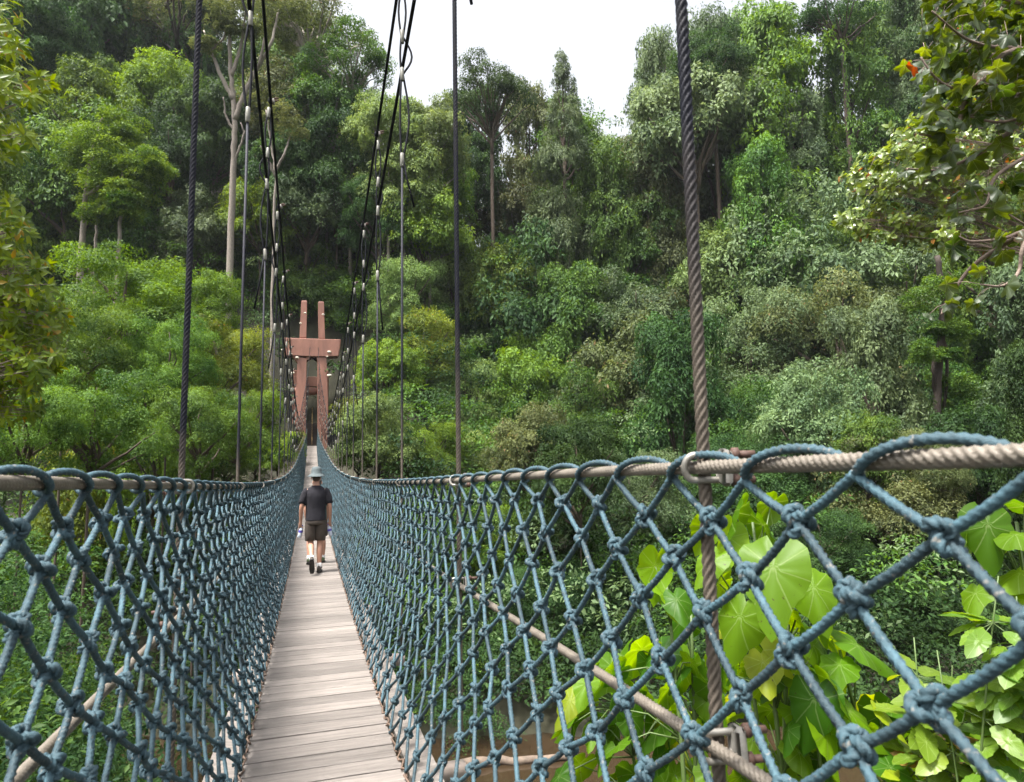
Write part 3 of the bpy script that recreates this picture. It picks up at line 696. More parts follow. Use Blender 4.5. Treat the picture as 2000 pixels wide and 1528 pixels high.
TREES = [
 # px, py, r px, height of crown centre, shape, tint, label, aspect, trunk
 (110, 110, 190, 20, 'dome', 'dark', 'huge dark green tree filling the top corner behind the yellow-green branches', 1.0, 'bark'),
 (230, 60, 120, 22, 'dome2', 'mid', 'mid green leafy crown beside the huge dark tree at the top edge', 1.0, 'bark'),
 (255, 330, 95, 15, 'dome2', 'bright', 'fresh green crown leaning over the pale mottled trunk', 1.1, 'palebark'),
 (120, 330, 110, 17, 'bush', 'dark', 'dark shaded tree below the huge dark crown', 1.2, 'bark'),
 (60, 440, 110, 12, 'bush2', 'mid', 'shaded mid green tree behind the rosette branches', 1.1, 'bark'),
 (180, 450, 80, 12, 'bush', 'mid', 'bushy green tree standing beside the three pale trunks', 1.1, 'bark'),
 (270, 450, 70, 11, 'tier', 'mid', 'layered green sapling right of the pale trunks', 1.0, 'bark'),
 (330, 190, 80, 20, 'dome', 'bright', 'sunlit green crown reaching right under the dark bare limb', .9, 'bark'),
 (330, 330, 75, 17, 'dome2', 'dark', 'dark blue-green crown left of the tall pale branching trunk', 1.1, 'bark'),
 (410, 250, 85, 19, 'bush', 'dark', 'deep green tree directly behind the tall pale branching trunk', 1.2, 'bark'),
 (390, 470, 75, 9, 'dome2', 'grey', 'grey-green rounded shrubby tree below the tall pale trunk', 1.0, 'bark'),
 (350, 40, 110, 26, 'airy', 'olive', 'thin olive canopy with dark bent limbs at the top edge', .8, 'darkbark'),
 (610, 60, 115, 30, 'airy', 'olive', 'airy olive canopy with pale branches against the white sky', .9, 'palebark'),
 (690, 140, 80, 27, 'airy', 'mid', 'feathery green crown at the edge of the white sky', .9, 'palebark'),
 (560, 230, 80, 21, 'dome2', 'olive', 'olive-brown crown right of the tall pale trunk', 1.0, 'bark'),
 (640, 230, 85, 21, 'dome2', 'mid', 'mid green crown under the airy olive canopy', 1.0, 'palebark'),
 (560, 330, 75, 17, 'bush', 'dark', 'shadowy tree between the two black cable bundles', 1.1, 'bark'),
 (660, 340, 85, 16, 'bush2', 'dark', 'dark tree on the slope behind the right cable bundle', 1.1, 'bark'),
 (510, 420, 70, 12, 'bush', 'bright', 'bright green crown at the foot of the tall pale trunk', 1.0, 'bark'),
 (600, 420, 80, 13, 'dome2', 'grey', 'grey-green domed tree above the tower prongs', 1.0, 'bark'),
 (560, 510, 75, 9, 'dome', 'mid', 'green domed tree just above and left of the tower prongs', 1.0, 'bark', 78),
 (655, 490, 75, 11, 'dome', 'grey', 'soft grey-green tree just above and right of the tower prongs', 1.0, 'bark', 78),
 (470, 530, 75, 8, 'tier', 'mid', 'layered dark-centred tree between the leftmost hangers', .9, 'bark', 78),
 (760, 250, 75, 22, 'dome2', 'pale', 'pale yellow-green crown behind the looped hanger top', 1.0, 'palebark'),
 (840, 250, 70, 22, 'dome2', 'pale', 'pale rounded crown on the ridge below the sky gap', 1.1, 'palebark'),
 (790, 360, 80, 16, 'bush', 'pale', 'pale slope tree with slender white stems', 1.0, 'palebark'),
 (860, 370, 70, 14, 'bush', 'bright', 'light green tree left of the rightmost black hanger', 1.0, 'bark'),
 (740, 430, 70, 13, 'bush2', 'dark', 'dark rounded tree above the right hanger ferrules', 1.0, 'bark'),
 (830, 470, 85, 11, 'dome', 'bright', 'bright green dome halfway up the slope behind the bridge', .9, 'bark'),
 (700, 560, 80, 7, 'tier', 'mid', 'dim layered tree right of the tower prongs', 1.0, 'bark', 78),
 (470, 620, 70, 6, 'bush', 'dark', 'dark tree left of the tower crossbeam', 1.0, 'bark', 76),
 (730, 640, 60, 5, 'bush2', 'dark', 'dark bush right of the tower crossbeam', 1.1, 'bark', 74),
 (960, 210, 80, 26, 'airy', 'dark', 'dark open-crowned tree on the skyline left of the pointed tree', 1.1, 'bark'),
 (920, 300, 75, 22, 'column', 'dark', 'tall dark tree just right of the long black hanger', 1.3, 'bark'),
 (1100, 230, 62, 24, 'cone', 'grey', 'pointed conical tree standing alone against the white sky', 1.6, 'bark'),
 (1035, 300, 75, 20, 'column', 'olive', 'tall dark olive tree below and left of the pointed tree', 1.5, 'bark'),
 (1180, 290, 60, 20, 'dome2', 'pale', 'light yellowish crown in the skyline notch', 1.2, 'bark'),
 (1130, 400, 90, 17, 'column', 'mid', 'vine-hung tree with a light green clump below the pointed tree', 1.3, 'bark'),
 (1010, 440, 85, 13, 'dome2', 'olive', 'dark olive rounded crown above the drooping green tree', 1.0, 'palebark'),
 (890, 560, 75, 8, 'dome2', 'pale', 'pale bushy tree left of the drooping green tree', 1.0, 'bark'),
 (975, 610, 85, 8, 'dome', 'bright', 'bright drooping-leaved tree in the middle of the slope', 1.1, 'bark'),
 (1290, 250, 78, 24, 'column2', 'grey', 'tall grey-green column tree left of the thick near cable', 1.9, 'bark'),
 (1400, 250, 85, 24, 'column', 'grey', 'tall grey-green column tree right of the thick near cable', 2.0, 'bark'),
 (1390, 130, 70, 26, 'dome2', 'dark', 'dark tree top on the skyline behind the thick near cable', .9, 'bark'),
 (1530, 220, 115, 24, 'tier', 'bright', 'bright green tiered tree with a dark straight trunk on the skyline', 1.5, 'darkbark'),
 (1660, 210, 85, 25, 'column2', 'mid', 'dense green tree between the tiered tree and the lobed leaves', 1.5, 'bark'),
 (1640, 40, 80, 32, 'airy', 'dark', 'lacy dark treetop against the sky at the top edge', .9, 'bark'),
 (1740, 130, 90, 26, 'dome', 'mid', 'green crown behind the orange-tinged lobed leaves', 1.2, 'bark'),
 (1560, 400, 110, 15, 'tier', 'dark', 'dark layered tree in the shade under the tiered tree', .8, 'darkbark'),
 (1720, 420, 100, 15, 'bush', 'dark', 'deep shaded tree behind the glossy-leaved tree', 1.2, 'bark'),
 (1870, 300, 130, 18, 'dome', 'dark', 'dark tree behind the lobed-leaf branches', 1.2, 'bark'),
 (1190, 520, 90, 12, 'column2', 'mid', 'vine-draped tree in the centre of the far bank', 1.5, 'bark'),
 (1090, 560, 75, 11, 'column', 'grey', 'slender grey-green creeper-covered tree', 1.5, 'palebark'),
 (1290, 480, 75, 14, 'column', 'olive', 'creeper-hung tree with reddish vines left of the thick near cable', 1.5, 'bark'),
 (1230, 650, 85, 8, 'dome2', 'grey', 'round leafy mass low on the far bank left of the thick near cable', 1.0, 'bark'),
 (1110, 690, 80, 7, 'column2', 'mid', 'tangled green tree wrapped in creepers low on the bank', 1.3, 'bark'),
 (1420, 560, 90, 10, 'dome', 'pale', 'light creeper-topped crown touching the thick near cable', 1.0, 'bark'),
 (1560, 570, 130, 10, 'dome2', 'grey', 'broad grey-olive tree with fine drooping leaves beyond the near cable', 1.0, 'bark'),
 (1460, 720, 115, 7, 'finedome', 'grey', 'grey-olive lower crown right of the thick near cable', .9, 'bark'),
 (1640, 720, 130, 7, 'finedome', 'olive', 'wide olive crown above the right handrail', .9, 'bark'),
 (1780, 620, 100, 8, 'bush2', 'grey', 'grey-green tree left of the dark vine-wrapped trunk', 1.0, 'bark'),
 (1830, 740, 90, 6, 'fine', 'dark', 'dark leafy tree wrapped around the vine-covered trunk', 1.3, 'darkbark'),
 (1950, 660, 100, 7, 'fine', 'bright', 'fresh green tree at the right edge below the lobed leaves', 1.1, 'bark'),
 (1960, 800, 90, 5, 'fine', 'mid', 'green bush at the right edge above the handrail', 1.0, 'bark'),
 (1330, 800, 90, 5, 'finedome', 'dark', 'dark bush behind the near shackle on the handrail', .9, 'bark'),
 (830, 690, 70, 5, 'bush2', 'yellow', 'yellow-green bush right of the hanging cables above the deck', 1.0, 'bark'),
 (760, 720, 60, 5, 'bush', 'bright', 'small bright bush close right of the tower', 1.0, 'bark'),
 (1035, 770, 75, 5, 'dome', 'bright', 'glossy bright green bush in the middle above the right net', 1.1, 'bark'),
 (910, 790, 80, 4, 'bush2', 'pale', 'pale feathery bush above the right handrail', .9, 'bark'),
 (740, 850, 75, 4, 'bush2', 'pale', 'pale low bush right of the receding handrail', .9, 'bark'),
 (960, 890, 85, 3.5, 'fine', 'pale', 'pale fine-leaved bush just above the middle handrail', .8, 'bark'),
 (830, 880, 75, 3.5, 'fine', 'bright', 'bright low bush between the hangers on the right', .8, 'bark'),
 (1130, 820, 85, 4.5, 'fine', 'mid', 'mid green creeper mound behind the right net', 1.0, 'bark'),
 (684, 815, 36, 3, 'bush2', 'yellow', 'small yellow-green bush beside the right tower leg', .9, 'bark'),
 (440, 900, 42, 3, 'bush2', 'pale', 'small pale shrub just over the left handrail beside the second hanger', .9, 'bark', 40),
 (500, 890, 40, 3, 'bush2', 'bright', 'small bright shrub just over the left handrail beside the third hanger', .9, 'bark', 44),
 (375, 905, 46, 3, 'bush', 'mid', 'small green shrub just over the left handrail beside the nearest left hanger', .9, 'bark', 36),
 (700, 890, 36, 3, 'bush2', 'mid', 'small green shrub just over the right handrail beside the far hangers', .9, 'bark', 42),
 (1060, 985, 85, 8, 'fine', 'mid', 'leafy tree over the river seen through the middle of the right net', .9, 'bark', 36),
 (1230, 960, 95, 9, 'fine', 'grey', 'feathery grey-green bush behind the top meshes left of the near shackle', .9, 'bark', 36),
 (1450, 930, 110, 10, 'finedome', 'dark', 'dark tree just under the handrail above the big bright leaves', .8, 'bark', 38),
 (1720, 960, 130, 10, 'finedome', 'olive', 'drooping grey-olive tree hanging over the river behind the right meshes', .9, 'bark', 34),
 (1950, 930, 110, 9, 'fine', 'mid', 'green tree at the right edge just under the handrail', .9, 'bark', 36),
 (1600, 1060, 90, 7, 'fine', 'dark', 'dark low bush over the water behind the big bright leaves', .8, 'bark', 31),
 (1880, 1200, 90, 5, 'fine', 'dark', 'dark shaded bush at the waterline by the yellow leaves', .7, 'bark', 28),
 (1080, 1180, 90, 6, 'fine', 'dark', 'shaded bush low on the far bank behind the side cable', .9, 'bark', 29),
 (960, 1060, 70, 6, 'bush2', 'bright', 'light green bush on the far bank behind the second right hanger', .9, 'bark', 34),
 (590, 545, 60, 6, 'bush2', 'mid', 'green shrubby tree directly behind the left tower prong', 1.1, 'bark', 70),
 (645, 590, 58, 6, 'dome2', 'mid', 'round green tree directly behind the right tower prong', 1.1, 'bark', 69),
 (700, 600, 60, 6, 'bush', 'bright', 'bright shrub a little right of the tower prongs', 1.1, 'bark', 70),
 (560, 610, 58, 6, 'bush2', 'dark', 'dark shrub just left of the tower crossbeam end', 1.2, 'bark', 71),
 (745, 545, 62, 6, 'dome2', 'bright', 'light green round tree between the right cable bundle and the single hanger', 1.1, 'bark', 73),
 (680, 660, 56, 6, 'bush', 'dark', 'dark shrub beside the right tower crossbeam end', 1.2, 'bark', 70),
 (615, 660, 60, 6, 'bush2', 'dark', 'dark foliage seen through the tower opening', 1.3, 'bark', 74),
 (510, 560, 66, 6, 'dome2', 'mid', 'mid green round tree beyond the third left hanger', 1.1, 'bark', 73),
 (620, 480, 70, 7, 'bush', 'grey', 'grey-green tree high above the tower prongs', 1.1, 'bark', 76),
 # left bank
 (240, 590, 130, 8, 'finedome', 'bright', 'bright domed tree on the left bank with its tangled stems below', .8, 'bark', 34),
 (130, 680, 110, 6, 'fine', 'mid', 'leafy bush below the bright domed tree', 1.0, 'bark', 26),
 (380, 610, 80, 7, 'finedome', 'bright', 'fresh green bush right of the bright domed tree', 1.0, 'bark', 38),
 (420, 720, 95, 5.5, 'fine', 'yellow', 'yellow-green bush with pink young leaves left of the hangers', 1.0, 'bark', 36),
 (330, 700, 80, 5.5, 'fine', 'mid', 'mid green bush hung with dry creepers', 1.1, 'darkbark', 28),
 (470, 830, 75, 4, 'fine', 'bright', 'sunlit bush behind the leftmost hangers just above the handrail', 1.0, 'bark', 32),
 (390, 840, 85, 4, 'fine', 'mid', 'green bush above the left handrail', 1.0, 'bark', 26),
 (180, 820, 120, 4, 'fine', 'mid', 'broad green bush above the left lacing', .9, 'bark', 20),
 (50, 840, 100, 3.5, 'fine', 'mid', 'green bush at the left edge above the handrail', .9, 'bark', 17),
 (545, 880, 45, 3, 'fine', 'lime', 'light grassy green bush left of the tower foot', .9, 'bark'),
]
MARKS = [(610, 640, 'the portal tower'), (455, 260, 'the tall pale branching trunk'), (1530, 220, 'the bright tiered tree'), (1100, 230, 'the pointed conical tree'), (1340, 480, 'the thick near cable'),
 (975, 610, 'the bright drooping-leaved tree'), (1560, 570, 'the broad grey-olive tree'), (240, 590, 'the bright domed left-bank tree'), (1870, 200, 'the orange-tinged lobed leaves'), (110, 110, 'the huge dark corner tree'),
 (840, 250, 'the pale ridge crown'), (1835, 720, 'the dark vine-wrapped trunk'), (830, 690, 'the yellow-green bush'), (1290, 250, 'the tall grey-green column tree'), (1640, 720, 'the wide olive crown'), (420, 720, 'the pink-tipped bush')]
WORD = {'mid': 'mid green', 'bright': 'bright green', 'dark': 'dark green', 'grey': 'grey-green', 'olive': 'olive', 'pale': 'pale green', 'yellow': 'yellow-green'}
FORM = {'dome': 'round-crowned', 'dome2': 'dense rounded', 'bush': 'bushy', 'bush2': 'shaggy', 'column': 'creeper-draped', 'column2': 'vine-hung', 'tier': 'layered', 'fine': 'fine-leaved', 'finedome': 'fine-leaved domed'}
_rt = np.random.default_rng(321); _used = set()
def auto_label(px, py, tint, form):
    ms = sorted(MARKS, key=lambda m: math.hypot(m[0]-px, m[1]-py))
    for m in ms:
        dx, dy = px-m[0], py-m[1]; dd = math.hypot(dx, dy)
        di = ('right of' if dx > 0 else 'left of') if abs(dx) > 2*abs(dy) else ('below' if dy > 0 else 'above') if abs(dy) > 2*abs(dx) else ('below and ' if dy > 0 else 'above and ')+('right of' if dx > 0 else 'left of')
        l = '%s %s tree %s%s %s' % (WORD[tint], FORM[form], 'just ' if dd < 110 else '' if dd < 230 else 'well ', di, m[2])
        if l not in _used: _used.add(l); return l
FILL = []
for gx_ in np.arange(-40, 2080, 116):
    for gy_ in np.arange(70, 900, 102):
        px, py = gx_+_rt.uniform(-38, 38), gy_+_rt.uniform(-36, 36)
        if py < skyline(px)+60: continue
        if 540 < px < 690 and py > 700: continue
        if 395 < px < 520 and py < 420: continue
        if any(math.hypot(px-t[0], py-t[1]) < 58 for t in TREES): continue
        up = py < 480; proto = str(_rt.choice(['dome', 'dome2', 'bush', 'bush2', 'column', 'column2', 'tier'] if up else ['dome2', 'bush', 'bush2', 'fine', 'finedome', 'column2']))
        if px < 470: pal = ['mid', 'dark', 'dark', 'mid', 'bright'] if up else ['mid', 'bright', 'mid', 'bright', 'yellow']
        elif px < 1000: pal = ['mid', 'grey', 'pale', 'bright', 'dark'] if up else ['bright', 'mid', 'pale', 'dark']
        else: pal = ['mid', 'grey', 'olive', 'dark', 'mid'] if up else ['grey', 'mid', 'dark', 'olive']
        tint = str(_rt.choice(pal)); l = auto_label(px, py, tint, proto)
        if l: FILL.append((px, py, _rt.uniform(66, 125), _rt.uniform(13, 22) if up else _rt.uniform(4, 8), proto, tint, l, 1.4 if 'column' in proto else 1.05, 'bark')+((68+(900-py)*.03,) if 425 < px < 800 and py > 470 else ()))
GRP = 'rainforest trees on the slopes'
for t in TREES+FILL:
    d = place(*t[:7], asp=t[7]*(1.25 if t[4] in ('dome', 'dome2', 'bush', 'bush2') else 1.1), trunk=t[8], group=GRP, d=t[9] if len(t) > 9 else None)
    print('tree %4d %4d r%3d d=%.0f R=%.1f' % (t[0], t[1], t[2], d, t[2]*d/FPX), t[4])

def pxtree(name, label, d, woods, crowns, tint, bark, seed, nl=900, ls=.22):
    r = np.random.default_rng(seed); tb, lb = MB(), MB(); first = atD(*woods[0][0][0], d); gz = float(hterr(first[0], first[1]))
    root = empty(name, (first[0], first[1], min(gz, first[2])-.3)); tag(root, label, 'tree', GRP); off = -np.array(root.location)
    for i_, (pts, r0, r1) in enumerate(woods):
        P = np.array([atD(x, y, d+(0 if i_ == 0 else r.uniform(-1.2, 1.2)*k/max(1, len(pts)-1))) for k, (x, y) in enumerate(pts)])
        if i_ == 0: P = np.concatenate([[[first[0], first[1], min(gz, first[2]-.5)-.3]], P])
        u = np.linspace(0, len(P)-1, 5*len(P)); S = np.stack([np.interp(u, np.arange(len(P)), P[:, c]) for c in range(3)], -1)
        S[1:-1] = (S[:-2]+2*S[1:-1]+S[2:])/4; S[1:-1] += r.normal(0, .03, S[1:-1].shape)
        tb.tube(S, np.linspace(r0, r1, len(S))*d/FPX, n=8)
    for (x, y, rp) in crowns:
        c = atD(x, y, d+r.uniform(-1.5, 1.5)); R = rp*d/FPX; m = nl
        sub = unit(r.normal(size=(14, 3)))*np.array([1, 1, .8])*r.uniform(.3, .9, (14, 1)); id_ = r.integers(0, 14, m); dd = unit(r.normal(size=(m, 3))); dd[:, 2] = np.abs(dd[:, 2])-.3
        P = c+R*(sub[id_]+dd*r.uniform(.26, .44, (m, 1))*np.array([1, 1, .85])); N = unit(dd*.5+np.array([0, 0, .8])+r.normal(0, .4, (m, 3))); D = unit(dd*np.array([1, 1, .3])+r.normal(0, .5, (m, 3))+np.array([0, 0, -.3]))
        cv = r.random(14); L = ls*r.uniform(.6, 1.3, m); lb.leaves(P, D, N, L, L*.46, np.clip(.5+.7*(cv[id_]-.5)+r.normal(0, .15, m), 0, .94))
    for nm, b, m in (('trunk', tb, M[bark]), ('crown', lb, LEAF[tint])):
        o = b.build(nm, m, root); o.location = Vector(off)
pxtree('tree', 'tall tree with a pale branching trunk standing between the left hangers', 60,
    [([(452, 440), (456, 330), (459, 250), (456, 195), (450, 140), (448, 60), (455, -10)], 7, 2.5), ([(458, 235), (478, 180), (505, 130), (530, 85), (545, 20)], 5.5, 2), ([(456, 195), (432, 150), (412, 100), (398, 60)], 5, 1.6), ([(452, 150), (470, 90), (480, 20)], 4, 1.6), ([(460, 262), (440, 225), (436, 190)], 3, 1.2), ([(455, 320), (478, 262), (470, 240)], 2.5, 1), ([(505, 130), (520, 60), (515, 10)], 3, 1), ([(412, 100), (440, 70), (430, 20)], 2.5, 1)],
    [(420, 30, 42), (470, 5, 45), (530, 20, 48), (400, 85, 26), (555, 75, 34), (500, 60, 32), (580, 15, 40), (450, 55, 24)], 'olive', 'palebark', 31, nl=1700, ls=.22)
pxtree('tree', 'smaller pale forked tree behind the left cable bundle', 58, [([(535, 440), (538, 335), (528, 270), (520, 215)], 3.2, 1.4), ([(538, 335), (556, 300), (568, 262)], 3, 1.2), ([(538, 345), (522, 310), (508, 285)], 3, 1)], [(545, 230, 45), (515, 195, 34), (575, 255, 30)], 'olive', 'palebark', 32, nl=1200)
pxtree('tree', 'tree with a pale mottled trunk and fresh green crown on the left slope', 50, [([(158, 505), (163, 430), (167, 380), (180, 300), (200, 230)], 7, 2.5), ([(167, 385), (215, 350), (265, 330)], 4, 1.5)], [(235, 300, 72), (275, 345, 60), (190, 265, 66), (255, 395, 52), (215, 360, 64), (300, 320, 44), (170, 330, 52), (240, 250, 50), (190, 410, 40)], 'mid', 'palebark', 33, nl=4200, ls=.2)
pxtree('tree', 'slim pale-trunked tree right of the mottled trunk', 49, [([(231, 500), (234, 455), (237, 400), (240, 330)], 5, 2)], [(262, 425, 34), (238, 400, 30)], 'mid', 'palebark', 34, nl=1500, ls=.2)
pxtree('tree', 'thin grey-trunked tree between the two pale trunks', 52, [([(187, 500), (188, 450), (190, 380)], 3.6, 2)], [(196, 400, 34)], 'mid', 'palebark', 35, nl=1200, ls=.2)
pxtree('tree', 'tree with dark bare bent limbs at the top edge left of the cables', 88, [([(195, 560), (205, 300), (226, 60), (232, 0)], 5, 4), ([(226, 60), (262, 50), (300, 32), (335, 0), (350, -30)], 6.5, 3), ([(262, 50), (318, 53), (342, 68), (395, 44)], 4.2, 1.5), ([(240, 50), (244, 10), (248, -20)], 3.5, 2)], [(360, 20, 40), (395, 35, 26), (310, 5, 34), (420, -10, 34)], 'olive', 'darkbark', 36, nl=650)
pxtree('tree', 'dark tree trunk wrapped in red-brown vines near the right edge', 40, [([(1828, 850), (1832, 740), (1838, 640), (1845, 580), (1830, 500)], 8, 5), ([(1836, 660), (1822, 720), (1830, 800)], 4, 3), ([(1840, 620), (1852, 720), (1838, 840)], 3, 3)], [(1870, 640, 40), (1800, 690, 34), (1875, 760, 45), (1850, 560, 45), (1790, 590, 40), (1828, 745, 26), (1846, 690, 24), (1830, 640, 26), (1838, 800, 30)], 'mid', 'darkbark', 37, nl=2200, ls=.15)
pxtree('tree', 'bare pale trunk standing in the middle of the far slope', 84, [([(990, 545), (991, 500), (993, 455), (996, 420)], 2.6, 1.8)], [(1005, 400, 62), (975, 425, 45), (1035, 420, 45), (1000, 450, 35)], 'olive', 'palebark', 38, nl=2000)

# forest that fills the slopes between the trees one can tell apart
def clumps(name, pts, rad, nl, ls, m, label, cat, seed, flat=.7):
    r = np.random.default_rng(seed); K = len(pts); cnt = np.maximum(12, (nl*(rad/np.mean(rad))**2)).astype(int)
    id_ = np.repeat(np.arange(K), cnt); k = len(id_)
    d = unit(r.normal(size=(k, 3))); d[:, 2] = np.where(d[:, 2] < -.3, -d[:, 2], d[:, 2])
    sp = r.integers(0, 7, k); key = id_*7+sp; sd3 = unit(r.normal(size=(K*7, 3))); sd3[:, 2] = np.abs(sd3[:, 2])*1.1-.25
    q = d*.42+sd3[key]*.78
    P = pts[id_]+q*(rad[id_]*r.uniform(.8, 1.15, k))[:, None]*np.array([1.1, 1.1, flat])
    N = unit(d*.6+sd3[key]*.4+np.array([0, 0, .55])+r.normal(0, .3, (k, 3))); D = unit(d*np.array([1, 1, .3])+r.normal(0, .5, (k, 3))+np.array([0, 0, -.35]))
    cv = r.random(K); a = np.clip(.5+.5*(cv[id_]-.5)+.45*(((key*7919) % 97)/97-.5)+r.normal(0, .12, k), 0, .94)
    b = MB(); L = ls*r.uniform(.6, 1.4, k)*(rad[id_]/np.mean(rad))**.35; b.leaves(P, D, N, L, L*r.uniform(.38, .55, k), a)
    o = b.build(name, m); tag(o, label, cat, kind='stuff'); return o
def scatter(n, u0, u1, half, seed, hi, power=1.0):
    r = np.random.default_rng(seed); u = u0+(u1-u0)*r.random(n)**power; ang = r.uniform(-half, half, n); v = u*np.tan(ang)
    X = u*math.sin(PSI)+v*math.cos(PSI); Y = u*math.cos(PSI)-v*math.sin(PSI)
    clump = .5+.5*np.sin(X*.31+1.7*np.sin(Y*.23))*np.cos(Y*.27+1.3*np.sin(X*.19))
    Z = hterr(X, Y)+r.random(n)*hi*(.35+.65*clump)*np.clip((u-20)/45, .3, 1)
    ok = ~((np.abs(X-.4) < 3.2) & (Y < 63.5) & (Z > zdeck(Y)-2.2)) & ~((np.abs(X-.4) < 2.0) & (Y < 70)) & (Z > WATER)
    ok &= ~((np.abs(X+2.5) < 4.5) & (Y > 40) & (Y < 63.5) & (Z > .6+.04*(Y-40)))
    ok &= ~((np.abs(X-3.5) < 2.2) & (Y > 50) & (Y < 63))
    Pp = np.stack([X, Y, Z+1.6], -1); dd_ = Pp @ _F; qx = 1000+FPX*(Pp @ _R)/dd_; qy = 764-FPX*(Pp @ _U)/dd_
    ok &= ~((qx > 690) & (qx < 1600) & (qy < skyline(qx)+12))
    return np.stack([X, Y, Z], -1)[ok]
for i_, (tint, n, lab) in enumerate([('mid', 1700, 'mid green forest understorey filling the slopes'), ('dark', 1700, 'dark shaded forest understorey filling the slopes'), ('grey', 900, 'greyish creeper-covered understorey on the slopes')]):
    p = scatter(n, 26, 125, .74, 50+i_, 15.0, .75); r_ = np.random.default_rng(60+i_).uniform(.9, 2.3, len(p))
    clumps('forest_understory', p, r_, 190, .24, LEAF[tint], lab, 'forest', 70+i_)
for i_, (tint, n, lab) in enumerate([('pale', 800, 'pale hazy forest high on the slopes'), ('mid', 1100, 'mid green forest high on the slopes')]):
    p = scatter(n, 64, 135, .74, 150+i_, 24.0, .9); r_ = np.random.default_rng(160+i_).uniform(1.2, 2.8, len(p))
    if len(p): clumps('forest_canopy', p, r_, 230, .28, LEAF[tint], lab, 'forest', 170+i_)
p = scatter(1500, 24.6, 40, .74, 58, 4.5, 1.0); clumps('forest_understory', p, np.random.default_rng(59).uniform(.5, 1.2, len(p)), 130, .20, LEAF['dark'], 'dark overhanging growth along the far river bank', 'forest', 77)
# low growth on the near banks, beside and below the bridge
for i_, (tint, n, lab) in enumerate([('dark', 2200, 'shaded bank vegetation below the bridge'), ('mid', 500, 'mid green bank vegetation below the bridge'), ('bright', 120, 'fresh green leafy growth on the bank below the net')]):  # mostly dark leaf colour: shade painted in, nothing overhead casts it
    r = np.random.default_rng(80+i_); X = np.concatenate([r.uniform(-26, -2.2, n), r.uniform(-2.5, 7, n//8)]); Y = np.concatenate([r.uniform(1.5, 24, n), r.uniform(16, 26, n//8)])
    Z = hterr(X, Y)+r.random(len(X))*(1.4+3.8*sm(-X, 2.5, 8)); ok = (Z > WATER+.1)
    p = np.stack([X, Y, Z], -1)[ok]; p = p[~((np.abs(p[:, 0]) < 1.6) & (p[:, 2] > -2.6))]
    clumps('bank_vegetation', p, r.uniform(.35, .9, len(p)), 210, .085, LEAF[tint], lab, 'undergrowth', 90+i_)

# ------------------------------------------------------------------ near broad-leaved plants
M['bigleaf'] = leafmat('big_leaf', (.045, .145, .006), (.185, .36, .008), trans=.56, rough=.45, objvar=.06, veins=7, spec=.35, odd=(.26, .34, .015), odd_at=.9)
M['lobeleaf'] = leafmat('lobed_leaf', (.030, .070, .010), (.105, .160, .020), trans=.5, rough=.4, objvar=.05, veins=7, odd=(.30, .115, .02), odd_at=.93, back=(.075, .105, .055))
M['toothleaf'] = leafmat('toothed_leaf', (.065, .145, .012), (.195, .285, .020), trans=.42, rough=.42, objvar=.05, veins=12, odd=(.36, .24, .04), odd_at=.93)
def bigleaf(b, c, tip, nrm, R, shape, a, r, droop=.18):
    tip = unit(np.asarray(tip, float)); nrm = np.asarray(nrm, float); nrm = unit(nrm-tip*np.dot(nrm, tip)); sd_ = np.cross(tip, nrm)
    na, nr = 28, 5; th = np.linspace(-math.pi, math.pi, na, endpoint=False); at = np.abs(th)
    if shape == 'heart':
        f = .82*(1-.10*np.sin(at)**2)+.66*np.exp(-(at/.30)**2)+.06*np.exp(-((at-2.3)/.5)**2)-.30*np.exp(-((at-math.pi)/.16)**2)+.02*np.cos(th*9)+r.normal(0, .022, na)
        cx = 0
    elif shape == 'lobed':
        f = .50+.55*np.exp(-(at/.34)**2)+.42*np.exp(-((at-1.15)/.36)**2)+.18*np.exp(-((at-2.2)/.35)**2)-.18*np.exp(-((at-math.pi)/.2)**2)+r.normal(0, .02, na); cx = 0
    else:
        ex = 1/np.sqrt((np.cos(th)/1.0)**2+(np.sin(th)/.50)**2); f = ex*(1+.16*np.exp(-(at/.2)**2))+.035*np.sign(np.sin(th*11))*np.minimum(1, at); cx = .95
    rho = np.linspace(0, 1, nr+1)[1:]
    V = [np.array([[0, 0, 0]])]; UV = [np.array([[.5, 0]])]
    ph = r.uniform(0, 6.28)
    for q in rho:
        x = np.cos(th)*f*q; y = np.sin(th)*f*q
        z = -droop*q*q*(1+.5*np.cos(th))-.10*np.abs(y)*(1-q*.3)*0+.03*np.cos(th*9)*q+.07*np.sin(th*2+ph)*q*q+.035*np.sin(th*5+2*ph)*q**3
        if shape == 'ovate': z = -droop*(x+1)**2*.35+.16*np.abs(y)+.02*np.cos(th*8)*q
        V.append(np.stack([x, y, z], -1)); UV.append(np.stack([(th+math.pi)/(2*math.pi), np.full(na, q)], -1))
    V = np.concatenate(V)*R; V[:, 0] += cx*R; UV = np.concatenate(UV)
    W = np.asarray(c, float)+V[:, :1]*tip+V[:, 1:2]*sd_+V[:, 2:]*nrm
    j = np.arange(na); t = np.stack([np.zeros(na, int), 1+j, 1+(j+1) % na], -1); qd = []
    for k in range(nr-1):
        o0, o1 = 1+k*na, 1+(k+1)*na; qd.append(np.stack([o0+j, o1+j, o1+(j+1) % na, o0+(j+1) % na], -1))
    b.add(W, quads=np.concatenate(qd), tris=t, a=a, uv=UV)
CAMDIR = lambda p: unit(-np.asarray(p, float))
